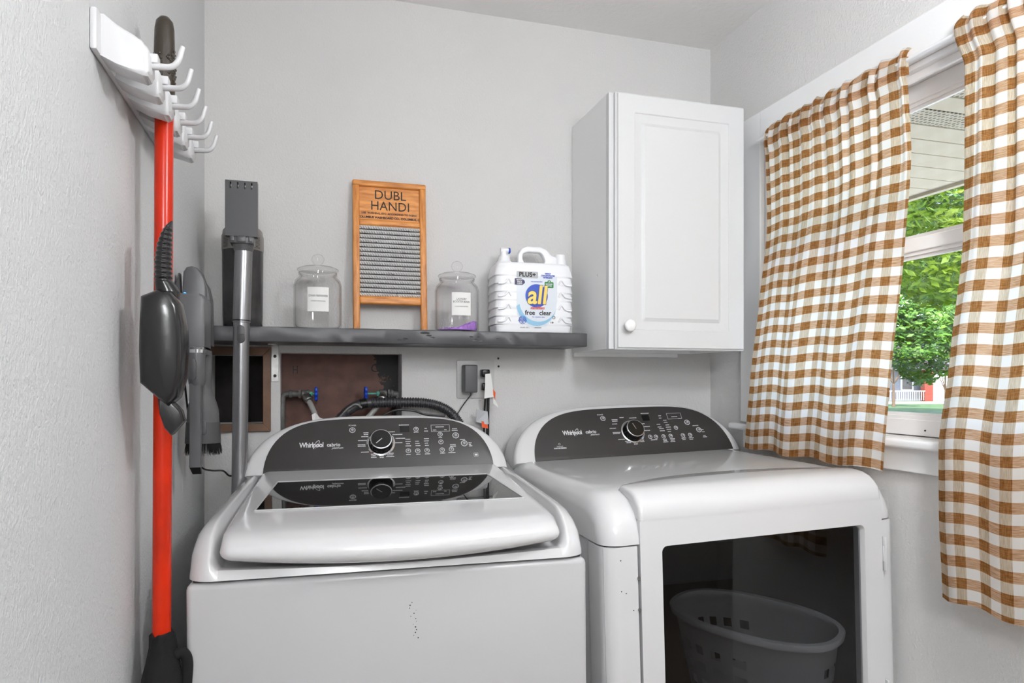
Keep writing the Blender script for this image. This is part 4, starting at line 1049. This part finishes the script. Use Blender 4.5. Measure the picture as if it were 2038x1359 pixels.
L1 = [(1.96, -.345), (1.68, -.352), (1.475, -.332), (1.25, -.312), (1.04, -.294)]
R1 = [(1.96, -.823), (1.74, -.833), (1.53, -.820), (1.26, -.800), (1.04, -.784)]
curtain('gingham_curtain', 'brown and white checked curtain nearer the cabinet, its hem just above the dryer', L1, R1, lambda a: 1.060-.008*a, 12.2, 3, .010)
L2 = [(1.96, -.931), (1.865, -.958), (1.70, -.957), (1.52, -.955), (1.307, -.935), (1.127, -.916), (1.006, -.920), (.827, -.930)]
R2 = [(1.96, -1.345), (1.5, -1.335), (1.0, -1.32), (.80, -1.32)]
curtain('gingham_curtain', 'brown and white checked curtain right of the gap, longer and hanging below the window sill', L2, R2, lambda a: .824-.006*a, 9.2, 8, .009)
rod = thing('curtain_rod', 'thin white curtain rod across the top of the window carrying both curtains', 'curtain rod', (1.5045, -.82, 1.940))
bm = NB(); cyl(bm, (0, .51, 0), (0, -.545, 0), .0042, seg=12); obj('rod', bm, 'sash', rod, True)
for yy in (.505, -.54):
    bm = NB(); tube(bm, [(0, yy, 0), (.012, yy+.004*(1 if yy > 0 else -1), .002), (W-.0185-1.5045, yy+.004*(1 if yy > 0 else -1), .004)], .0045, 10, 4); cyl(bm, (W-.0225-1.5045, yy, .004), (W-.0185-1.5045, yy, .004), .011, seg=16); obj('rod_bracket', bm, 'sash', rod, True)

# ------------------------------------------------------------------ tool rack on the left wall
rk = thing('tool_rack', 'white plastic mop and broom rack with six hooks screwed to the left wall', 'rack', (0, -.78, 1.70))
bm = NB(); box(bm, 0, .009, -.215, .205, -.022, .033, .003, 2); obj('back_plate', bm, 'white_plastic', rk, True)
for k in range(6):
    y = -.955+.0705*k+.78; hwid = .0225
    t = NB(); sil = [(.004, -.020), (.004, .032), (.012, .033), (.030, .022), (.050, .012), (.060, .004), (.066, -.008), (.066, -.036), (.060, -.042), (.030, -.034)]
    n = len(sil); rows = []
    for yy, sc in ((-hwid, .86), (-hwid+.003, .95), (-hwid+.008, 1), (hwid-.008, 1), (hwid-.003, .95), (hwid, .86)):
        rows.append([t.verts.new((.004+(px-.004)*sc if px > .02 else px, y+yy*(1-.15*(px/.066)), (pz+.006)*(sc if px > .02 else 1)-.006)) for px, pz in sil])
    for a, b in zip(rows, rows[1:]):
        for i in range(n): t.faces.new((a[i], a[(i+1) % n], b[(i+1) % n], b[i]))
    t.faces.new(rows[0]); t.faces.new(rows[-1]); bmesh.ops.bevel(t, geom=[e for e in t.edges if abs(e.verts[0].co.y-e.verts[1].co.y) > .01], offset=.004, segments=2, affect='EDGES', clamp_overlap=True)
    bm = NB(); merge(bm, t); hb = obj('holder_block', bm, 'white_plastic', rk, True, ang=50)
    bm = NB(); box(bm, .060, .074, y-.009, y+.009, -.018, -.005, .002); obj('hook_clip', bm, 'white_plastic', hb, True)
    bm = NB(); tube(bm, [(.060, y-.002, -.021), (.074, y-.004, -.021), (.090, y-.006, -.020), (.099, y-.008, -.012), (.103, y-.009, .000), (.1055, y-.010, .008)], .0042, 10, 6, lambda f: 1.15-.4*f); obj('hook', bm, 'white_plastic', hb, True)

# mop with orange pole, hung between the third and fourth blocks
px_, py_ = .041, -.779
mop = thing('mop', 'long orange-handled mop hanging in the rack, with a dark grip and black head', 'mop', (px_, py_, .25))
mop.rotation_euler = (0, radians(.25), 0)
bm = NB(); cyl(bm, (0, 0, .02), (0, 0, 1.50), .0138, seg=28); obj('pole', bm, 'orange', mop, True)
t = NB(); rnd = random.Random(12); lathe(t, [(.0150, 1.437), (.0158, 1.445), (.0160, 1.50), (.0150, 1.545), (.0145, 1.565), (.0125, 1.577), (.007, 1.584), (0, 1.586)], 24)
for i in range(170):
    a = rnd.uniform(0, 2*pi); z = rnd.uniform(1.43, 1.53); q = rnd.uniform(.0014, .0026)
    bmesh.ops.create_icosphere(t, subdivisions=1, radius=q, matrix=Matrix.Translation((.0158*cos(a), .0158*sin(a), z)))
bm = NB(); merge(bm, t); obj('grip', bm, 'grip', mop, True)
t = NB(); NZ_ = 26; R = []
for i in range(NZ_+1):
    z = .585-.60*i/NZ_+.01; rr = .0165+.012*sstep(0, .12, i/NZ_)+.012*sstep(.4, 1, i/NZ_)
    R.append([t.verts.new(((rr+.003*sin(3*a_+i*.7)+.0015*sin(7*a_-i))*cos(a_)*min(1, .038/rr*1.0), (rr*1.2+.003*sin(4*a_+i))*sin(a_), z-(.004*sin(5*a_) if i == 0 else 0))) for a_ in [2*pi*k/28 for k in range(28)]])
for a, b in zip(R, R[1:]):
    for k in range(28): t.faces.new((a[k], a[(k+1) % 28], b[(k+1) % 28], b[k]))
t.faces.new(R[0]); t.faces.new(R[-1]); bm = NB(); merge(bm, t)
tube(bm, [(.022, -.004, .560), (.032, -.004, .562), (.039, -.004, .545), (.037, -.003, .50), (.034, -.003, .42), (.030, 0, .36)], .0085, 10, 6)
obj('mop_head', bm, 'black_cloth', mop, True, ang=60)

# dustpan hanging in front of the pole
dpn = thing('dustpan', 'black rubber dustpan with a ribbed handle hanging beside the orange pole', 'dustpan', (.065, -.845, 1.28))
pan_ = [(0.0381, 1.3758), (0.0564, 1.387), (0.0749, 1.3831), (0.0866, 1.3661), (0.0922, 1.3321), (0.0936, 1.2941), (0.0915, 1.2550), (0.083, 1.2250), (.070, 1.212), (0.0575, 1.222), (0.0449, 1.2395), (0.0368, 1.247), (0.0354, 1.2934), (0.0361, 1.3383)]
t = NB(); n = len(pan_); rows = []; cx_, cz_ = .065, 1.30
for yy, sc, sz in ((-.040, .60, .88), (-.036, .82, .95), (-.026, .96, .99), (-.010, 1, 1), (.008, 1, 1), (.020, .9, .98), (.026, .7, .94)):
    rows.append([t.verts.new(((cx_+(x-(.006 if x < .05 else 0)-cx_)*sc)-.065, yy, (cz_+(z-cz_)*sz)-1.28)) for x, z in pan_])
for a, b in zip(rows, rows[1:]):
    for i in range(n): t.faces.new((a[i], a[(i+1) % n], b[(i+1) % n], b[i]))
t.faces.new(rows[0]); t.faces.new(rows[-1])
bmesh.ops.subdivide_edges(t, edges=t.edges[:], cuts=1, use_grid_fill=True, smooth=.6)
bm = NB(); merge(bm, t); obj('pan', bm, 'rubber', dpn, True, ang=75)
bm = NB(); prism(bm, [(-.012, -.045), (.000, -.052), (.020, -.075), (.0245, -.091), (.0075, -.112), (-.002, -.100), (-.0075, -.080)], -.022, .012, 'y', .004, 3); obj('pan_lip', bm, 'rubber', dpn, True, ang=30)
# ribbed handle, widening down to a shoulder
t = NB(); n = 22; rows = []; N_ = 110
outl = [(1.372, .050, .082), (1.385, .0485, .0830), (1.392, .048, .0790), (1.402, .0475, .0715), (1.430, .0475, .0705), (1.455, .0505, .0710), (1.472, .0560, .0712), (1.484, .0625, .0718), (1.4925, .0700, .0725)]
def oi(z, c):
    for p, q in zip(outl, outl[1:]):
        if z <= q[0]: f = (z-p[0])/(q[0]-p[0]); return p[c]+(q[c]-p[c])*f
    return outl[-1][c]
for i in range(N_+1):
    z = 1.372+(1.4925-1.372)*i/N_; a, b = oi(z, 1), oi(z, 2); rib = .0011*sin((z-1.405)/.0072*2*pi) if 1.403 < z < 1.482 else 0
    rx = max(.0008, (b-a)/2+rib*.6); ry = (.016 if z > 1.4 else .018)*min(1, (1.4935-z)/.018)**.5+rib
    rows.append([t.verts.new(((a+b)/2-.065+rx*cos(2*pi*k/n), ry*sin(2*pi*k/n)-.004, z-1.28)) for k in range(n)])
for a, b in zip(rows, rows[1:]):
    for k in range(n): t.faces.new((a[k], a[(k+1) % n], b[(k+1) % n], b[k]))
t.faces.new(rows[0]); t.faces.new(rows[-1]); bm = NB(); merge(bm, t); obj('handle', bm, 'rubber', dpn, True, ang=60)

# ------------------------------------------------------------------ vacuum dock with its tools, left wall
dk = thing('vacuum_dock', 'grey wall-mounted vacuum charging dock with a blue light, behind the dustpan', 'vacuum dock', (0, -.44, 1.37))
bm = NB(); t = NB(); prism(t, rrect(.0, .070, -.066, .054, .010, 5), -.070, .020, 'y', .005, 3); merge(bm, t)
prism(bm, [(.030, -.066), (.070, -.066), (.070, -.052), (.03, -.052)], -.072, .022, 'y', .002); obj('housing', bm, 'vac_grey', dk, True, ang=35)
bm = NB(); prism(bm, [(.002, -.04), (.002, .060), (.008, .104), (.010, .106), (.012, .050), (.016, .045), (.016, -.04)], .012, .04, 'y', .001)
prism(bm, [(.014, -.04), (.016, .05), (.018, .108), (.024, .118), (.034, .121), (.044, .118), (.052, .108), (.056, .095), (.062, .075), (.064, -.03)], .010, .060, 'y', .004, 3); obj('cradle', bm, 'vac_grey', dk, True, ang=35)
bm = NB(); prism(bm, [(.052, .098), (.062, .082), (.068, .055), (.070, -.045), (.058, -.045), (.056, .09)], .022, .075, 'y', .002); obj('side_grille', bm, 'vac_dark', dk, True)
bm = NB(); lathe(bm, [(0, 0), (.0032, 0), (.0032, .001), (0, .0015)], 12, aim((.0215, .0085, .0615), (0, -1, 0))); obj('indicator_light', bm, 'led', dk)
bm = NB(); tube(bm, [(.012, .02, -.05), (.014, .05, -.12), (.016, .09, -.20), (.018, .14, -.28), (.028, .19, -.322), (.047, .21, -.333), (.071, .22, -.336), (.083, .235, -.350), (.096, .26, -.356), (.099, .30, -.38)], .0022, 8, 8); obj('cord', bm, 'rubber', dk, True)
ct = thing('crevice_tool', 'narrow grey crevice tool hanging from the vacuum dock, nearest the pole', 'vacuum tool', (.0545, -.50, 1.30))
bm = NB(); lathe(bm, [(0, .016), (.0158, .016), (.0165, .012), (.0165, -.045), (.0150, -.056), (.0110, -.062), (0, -.062)], 26); obj('collar', bm, 'vac_grey', ct, True)
bm = NB(); lathe(bm, [(.0160, .0125), (.0172, .0125), (.0172, .006), (.0160, .006)], 26, cap=False); obj('trim_ring', bm, 'chrome', ct, True)
bm = NB(); prism(bm, [(x-.005, z) for x, z in rrect(-.0065, .0065, -.048, -.006, .006, 5)], -.0195, -.013, 'y', .001); obj('release_button', bm, 'vac_dark', ct, True)
t = NB(); rows = []
for z, hx_, hy_, cy_ in ((-.055, .0105, .013, 0), (-.068, .0105, .012, 0), (-.12, .0105, .011, 0), (-.19, .0105, .0105, 0), (-.222, .0105, .0100, 0)):
    rows.append([t.verts.new((x-.002, y+cy_, z)) for x, y in rrect(-hx_, hx_, -hy_, hy_, .0025, 3)])
for a, b in zip(rows, rows[1:]):
    for k in range(len(a)): t.faces.new((a[k], a[(k+1) % len(a)], b[(k+1) % len(a)], b[k]))
t.faces.new(rows[0]); t.faces.new(rows[-1]); bm = NB(); merge(bm, t); obj('nozzle', bm, 'vac_grey', ct, True)
bm = NB(); t = NB(); A_ = [t.verts.new(p) for p in ((-.0120, -.010, -.222), (.0080, -.010, -.222), (.0080, .010, -.222), (-.0120, .010, -.222))]; B_ = [t.verts.new(p) for p in ((-.0080, .002, -.237), (.0080, .002, -.237), (.0080, .010, -.237), (-.0080, .010, -.237))]
t.faces.new(A_); t.faces.new(B_)
for k in range(4): t.faces.new((A_[k], A_[(k+1) % 4], B_[(k+1) % 4], B_[k]))
merge(bm, t); obj('nozzle_tip', bm, 'black', ct)
bt = thing('brush_tool', 'grey dusting brush tool with black bristles hanging behind the crevice tool', 'vacuum tool', (.052, -.40, 1.30))
def oval(z, hx_, hy_, cx_=0, n=28): return [(cx_+hx_*cos(2*pi*k/n), hy_*sin(2*pi*k/n), z) for k in range(n)]
bm = NB(); loft(bm, [oval(.014, .0175, .017), oval(.0, .0185, .018), oval(-.045, .0170, .017), oval(-.062, .0170, .017), oval(-.078, .0205, .018), oval(-.095, .027, .019), oval(-.112, .0315, .019), oval(-.135, .0325, .019), oval(-.150, .0330, .019)]); obj('body', bm, 'vac_grey', bt, True)
bm = NB(); loft(bm, [oval(-.138, .0338, .0205), oval(-.165, .0352, .0215), oval(-.183, .0360, .022), oval(-.183, .030, .018)]); sk = obj('sleeve', bm, 'vac_dark', bt, True)
bm = NB(); prism(bm, rrect(.000, .0095, -.163, -.135, .004, 4), -.0245, -.019, 'y', .001); obj('slide_button', bm, 'vac_grey', sk, True)
t = NB(); rnd = random.Random(6)
for i in range(420):
    a = rnd.uniform(0, 2*pi); k = rnd.uniform(.72, 1); x, y = .0345*k*cos(a), .0205*k*sin(a); L = rnd.uniform(.017, .028); fx = 1+rnd.uniform(.02, .16)
    q = .0007; v = [t.verts.new((x+q*cos(b), y+q*sin(b), -.180)) for b in (0, 2.1, 4.2)]+[t.verts.new((x*fx+.35*q*cos(b), y*fx+.35*q*sin(b), -.182-L)) for b in (0, 2.1, 4.2)]
    for k3 in range(3): t.faces.new((v[k3], v[(k3+1) % 3], v[3+(k3+1) % 3], v[3+k3]))
    t.faces.new(v[3:])
bm = NB(); merge(bm, t); br_ = obj('bristles', bm, 'black_cloth', bt); br_['kind'] = 'stuff'

# ------------------------------------------------------------------ vacuum wand and canister
vw = thing('vacuum_wand', 'tall silver vacuum tube topped by a flat grey head, in front of the shelf', 'vacuum', (.112, -.208, .02))
bm = NB(); cyl(bm, (-.018, .012, 0), (-.0005, .001, 1.375), .0162, .0188, seg=30); obj('lower_tube', bm, 'alu', vw, True)
bm = NB(); cyl(bm, (-.0005, .001, 1.372), (.0045, 0, 1.552), .0205, .0205, seg=32, bev=.001); obj('upper_tube', bm, 'alu', vw, True)
bm = NB(); cyl(bm, (-.0005, .001, 1.3755), (-.0004, .001, 1.3785), .0208, seg=32); obj('tube_joint', bm, 'black', vw, True)
bm = NB(); prism(bm, rrect(-.0085, .0085, 1.322, 1.364, .0083, 6), -.0225, -.012, 'y', .001); bt_ = obj('release_button', bm, 'vac_dark', vw, True)
bm = NB(); box(bm, -.0075, .0075, -.0232, -.02, 1.3415, 1.3435); obj('button_groove', bm, 'black', bt_)
bm = NB(); box(bm, -.025, .030, -.030, .022, 1.560, 1.580, .003); box(bm, -.008, .012, -.034, -.02, 1.5625, 1.579, .002); box(bm, -.022, -.014, -.034, -.02, 1.564, 1.576, .001); box(bm, .018, .026, -.034, -.02, 1.564, 1.576, .001)
cyl(bm, (.0045, 0, 1.545), (.0045, 0, 1.562), .0215, .0255, seg=28); obj('swivel_joint', bm, 'vac_grey', vw, True)
# flat head with four slots along its upper edge
t = NB(); cols = [-.0355, -.0255, -.0215, -.0105, -.0065, .0045, .0085, .0195, .0235, .0385]
zt0, zt1, zt2, zt3 = 1.578, 1.688, 1.703, 1.710
bm = NB(); zz = [1.576, 1.689, 1.7045, 1.7085]
xs = [-.034, -.0235, -.0200, -.0075, -.0040, .0085, .0120, .0235, .0270, .0385]
grid = [[None]*4 for _ in xs]; F_ = [[t.verts.new((x, -.034, z)) for z in zz] for x in xs]; B2 = [[t.verts.new((x, -.010, z)) for z in zz] for x in xs]
holes = {(1, 1), (3, 1), (5, 1), (7, 1)}
nx, nz = len(xs), len(zz)
for i in range(nx-1):
    for j in range(nz-1):
        if (i, j) in holes:
            for (p, q) in (((i, j), (i+1, j)), ((i+1, j), (i+1, j+1)), ((i+1, j+1), (i, j+1)), ((i, j+1), (i, j))): t.faces.new((F_[p[0]][p[1]], F_[q[0]][q[1]], B2[q[0]][q[1]], B2[p[0]][p[1]]))
            continue
        t.faces.new((F_[i][j], F_[i+1][j], F_[i+1][j+1], F_[i][j+1])); t.faces.new((B2[i][j], B2[i][j+1], B2[i+1][j+1], B2[i+1][j]))
for i in range(nx-1):
    for j in (0, nz-1): t.faces.new((F_[i][j], F_[i+1][j], B2[i+1][j], B2[i][j]))
for j in range(nz-1):
    for i in (0, nx-1): t.faces.new((F_[i][j], F_[i][j+1], B2[i][j+1], B2[i][j]))
merge(bm, t); hd = obj('floor_head', bm, 'vac_dark', vw)
bm = NB(); box(bm, -.033, .0375, -.012, -.004, 1.585, 1.700, .002); obj('brush_cover', bm, 'black', hd)
vc = thing('vacuum_canister', 'dark round vacuum dust canister with a pale metal band, standing on the shelf', 'canister', (.104, -.088, SZ))
bm = NB(); lathe(bm, [(0, 0), (.044, 0), (.0475, .004), (.049, .03), (.0505, .20), (0, .20)], 40); obj('bin', bm, 'bin', vc, True)
bm = NB(); lathe(bm, [(.0495, .1985), (.0515, .202), (.0515, .238), (.0495, .242), (.0485, .252), (.044, .258), (.02, .260), (0, .260)], 40); lid_ = obj('motor_band', bm, 'binlid', vc, True)
bm = NB()
rnd = random.Random(8)
for side in (-1, 1):
    for k in range(9):
        a0_ = -pi/2+side*radians(48); a = a0_-.17
        while a < a0_+.17:
            w_ = rnd.uniform(.015, .04); c0 = .0516
            flat(bm, [(c0*w_*-.5, 0), (c0*w_*.5, 0), (c0*w_*.5, .0014), (c0*w_*-.5, .0014)], frame((c0*cos(a), c0*sin(a), .232-.0034*k), (-sin(a), cos(a), 0), (0, 0, 1), (cos(a), sin(a), 0)), .0002); a += w_+.014
obj('rating_label', bm, 'black', lid_)

# ------------------------------------------------------------------ laundry basket put inside the dryer, standing in for a reflection
bk = thing('laundry_basket', 'pale plastic laundry basket with square holes, put behind the dark dryer window in place of its reflection', 'basket', (1.350, -.520, .40), (0, radians(-7), radians(27)))
def bring(z, ax, by, n=96): 
    out = []
    for k in range(n):
        a = 2*pi*k/n; c_, s_ = cos(a), sin(a); out.append((ax*math.copysign(abs(c_)**.85, c_), by*math.copysign(abs(s_)**.85, s_), z))
    return out
t = NB(); NR = 24; AX, BY, BH = .106, .204, .27; rows = []
for i in range(NR+1):
    f = i/NR; z = BH*f; sc = .80+.20*f; rows.append([t.verts.new(p) for p in bring(z, AX*sc, BY*sc)])
n = 96
for i in range(NR):
    for k in range(n):
        blk = (k//2) % 2 == 0; r_ = (i//2) % 2 == 0; sec_ = (k//16) % 2 == 0 or True
        if 5 <= i < 19 and blk and r_ and ((k % 32) in (4, 5, 8, 9, 12, 13, 16, 17)) and 8 <= i: continue
        t.faces.new((rows[i][k], rows[i][(k+1) % n], rows[i+1][(k+1) % n], rows[i+1][k]))
t.faces.new(rows[0])
bmesh.ops.solidify(t, geom=t.faces[:], thickness=.0022)
bm = NB(); merge(bm, t); obj('tub', bm, 'basket', bk, True, ang=50)
t = NB(); A_ = [bring(BH-.012, AX+.010, BY+.010), bring(BH+.001, AX+.013, BY+.013), bring(BH+.004, AX+.011, BY+.011), bring(BH+.004, AX-.001, BY-.001), bring(BH-.004, AX-.002, BY-.002)]
RR = [[t.verts.new(p) for p in r] for r in A_]
for a, b in zip(RR, RR[1:]):
    for k in range(n): t.faces.new((a[k], a[(k+1) % n], b[(k+1) % n], b[k]))
bm = NB(); merge(bm, t); obj('rim', bm, 'basket', bk, True, ang=50)

# ------------------------------------------------------------------ outside: eave, garden, street, house
ev = thing('porch_soffit', 'cream slatted eave soffit with perforated vent strips seen through the window', 'soffit', (2.09, -.6, 1.96))
ys = [-1.30, -1.20, -1.085, -.985, -.88, -.776, -.664, -.587, -.497, -.405, -.305, -.204, -.10, 0, .10, .20, .30, .40, .5, .6, .7]
for i, (a, b) in enumerate(zip(ys, ys[1:])):
    perf = abs(a+.776) < .01 or abs(a+.587) < .01 or abs(a+1.20) < .01
    bm = NB(); box(bm, -.418, .41, a+.6+.003, b+.6-.001, 0, .010, .002); box(bm, -.418, .41, a+.6-.002, a+.6+.004, .004, .010)
    obj('soffit_board', bm, 'soffit_p' if perf else 'soffit', ev)
bm = NB(); box(bm, .40, .425, -.70, 1.3, -.012, .14, .002); obj('fascia', bm, 'soffit', ev)
bm = NB(); box(bm, -.418, .42, -.70, 1.3, .03, .05); obj('roof_deck', bm, 'roof', ev)
gr = NB(); box(gr, 1.67, 130, -60, 130, -.6, -.5); struct('ground', gr, 'lawn')
gr = NB(); box(gr, 1.68, 6.5, -8, 8, -.5, -.48); struct('bounce_slab', gr, 'road')  # unseen pale slab added to bounce white light onto soffit and curtains
def foliage(root, blobs, n, m, size, seed):
    rnd = random.Random(seed); vs_, fs = [], []
    for i in range(n):
        cx, cy, cz, r = blobs[rnd.randrange(len(blobs))]
        while True:
            d = Vector((rnd.gauss(0, 1), rnd.gauss(0, 1), rnd.gauss(0, 1)))
            if d.length > .1: break
        p = Vector((cx, cy, cz))+d.normalized()*r*rnd.uniform(.55, 1.0)**.6
        u = Vector((rnd.gauss(0, 1), rnd.gauss(0, 1), rnd.gauss(0, .7))).normalized(); w_ = u.orthogonal().normalized(); s = size*rnd.uniform(.6, 1.3)
        k = len(vs_); vs_ += [p-u*s, p+w_*s*.42+u*.1*s, p+u*s, p-w_*s*.42+u*.1*s]; fs.append((k, k+1, k+2, k+3))
    me = bpy.data.meshes.new('foliage'); me.from_pydata([tuple(v) for v in vs_], [], fs); me.materials.append(M[m])
    o = bpy.data.objects.new('foliage', me); COL.objects.link(o); o.parent = root; return o
def tree(name, label, loc, h, blobs, n, m, size, seed, tr=.12):
    r = thing(name, label, 'tree', loc, group='trees outside the window')
    bm = NB(); tube(bm, [(0, 0, 0), (.03*h*.3, .02, h*.3), (-.02*h*.3, .0, h*.6), (.02, .03, h)], tr, 10, 6, lambda f: 1-.6*f); tk = obj('trunk', bm, 'bark', r, True)
    for k in range(5):
        a = k*1.3; bm = NB(); tube(bm, [(0, 0, h*.55), (.5*cos(a)*tr*8, .5*sin(a)*tr*8, h*.8), (1.1*cos(a)*tr*8, 1.1*sin(a)*tr*8, h*1.05)], tr*.4, 8, 4, lambda f: 1-.7*f); obj('branch', bm, 'bark', r, True)
    foliage(r, blobs, n, m, size, seed); return r
rnd = random.Random(21)
def blobs(cx, cy, cz, R, n, r): return [(cx+rnd.uniform(-R, R), cy+rnd.uniform(-R, R), cz+rnd.uniform(-R*.8, R*.8), r*rnd.uniform(.6, 1.2)) for _ in range(n)]
tree('garden_tree', 'bright green leafy tree close outside the window, filling the upper pane', (10.7, 5.3, -.5), 3.4, blobs(-2.4, .7, 4.9, 1.9, 26, .75), 34000, 'leaf_bright', .075, 1)
tree('garden_tree', 'mid green tree behind the bright one, filling the lower pane', (19.8, 12.5, -.5), 4.2, blobs(-3.3, 1.0, 5.3, 3.0, 34, 1.0)+blobs(-3.5, 1, 3.6, 1.8, 14, .7), 34000, 'leaf_mid', .095, 2, .16)
tree('garden_tree', 'big dark green tree far behind the other trees', (31, 20.6, -.5), 7, blobs(-5, 1.4, 9.5, 5, 34, 1.8), 26000, 'leaf_mid', .2, 3, .25)
tree('blossom_tree', 'lilac blossoming tree in front of the far house', (38.0, 34.9, -.5), 2.8, blobs(0, 0, 4.1, 1.2, 12, .7), 5000, 'leaf_lilac', .12, 4, .12)
tree('sapling', 'thin young tree with a bare crooked trunk by the street', (24.3, 19.0, -.5), 2.4, blobs(0, 0, 3.3, .5, 5, .35), 1500, 'leaf_mid', .09, 5, .055)
hs = thing('neighbour_house', 'pale house across the street with a porch and a red brick column', 'house', (51.4, 45.5, -.5), (0, 0, -radians(16.44)))
bm = NB(); box(bm, -9, 9, 0, 8, 0, 3.3); obj('wall', bm, 'house', hs)
bm = NB(); prism(bm, [(-.8, 3.2), (4, 5.6), (8.8, 3.2)], -9.6, 9.6, 'x'); obj('roof', bm, 'roof', hs)
bm = NB(); box(bm, -1.35, -.45, -.06, .02, 1.0, 2.3); wi = obj('window', bm, 'adapter', hs)
bm = NB(); box(bm, -1.45, -1.35, -.10, 0, .95, 2.35); box(bm, -.45, -.35, -.10, 0, .95, 2.35); box(bm, -1.45, -.35, -.10, 0, 2.3, 2.4); box(bm, -1.45, -.35, -.10, 0, .9, 1.0); obj('window_frame', bm, 'sash', wi)
bm = NB(); box(bm, -.15, .55, -1.4, -.8, .0, 2.7); obj('porch_column', bm, 'brick', hs)
bm = NB(); box(bm, -4, 4, -1.5, 0, 2.7, 2.9); obj('porch_roof', bm, 'roof', hs)
bm = NB(); box(bm, -4, -.15, -1.45, -1.40, .85, .92)
for k in range(20): box(bm, -3.9+k*.19, -3.86+k*.19, -1.44, -1.40, .1, .86)
obj('porch_railing', bm, 'sash', hs)
bm = NB(); box(bm, .8, 6.5, -1.2, -.9, .0, 2.4); obj('garage_wall', bm, 'sash', hs)
rd = NB(); box(rd, -40, 40, -2.5, 2.5, -.02, .02)
o = struct('street', rd, 'road', loc=(46.2, 41.2, -.49)); o.rotation_euler = (0, 0, -radians(16.44))
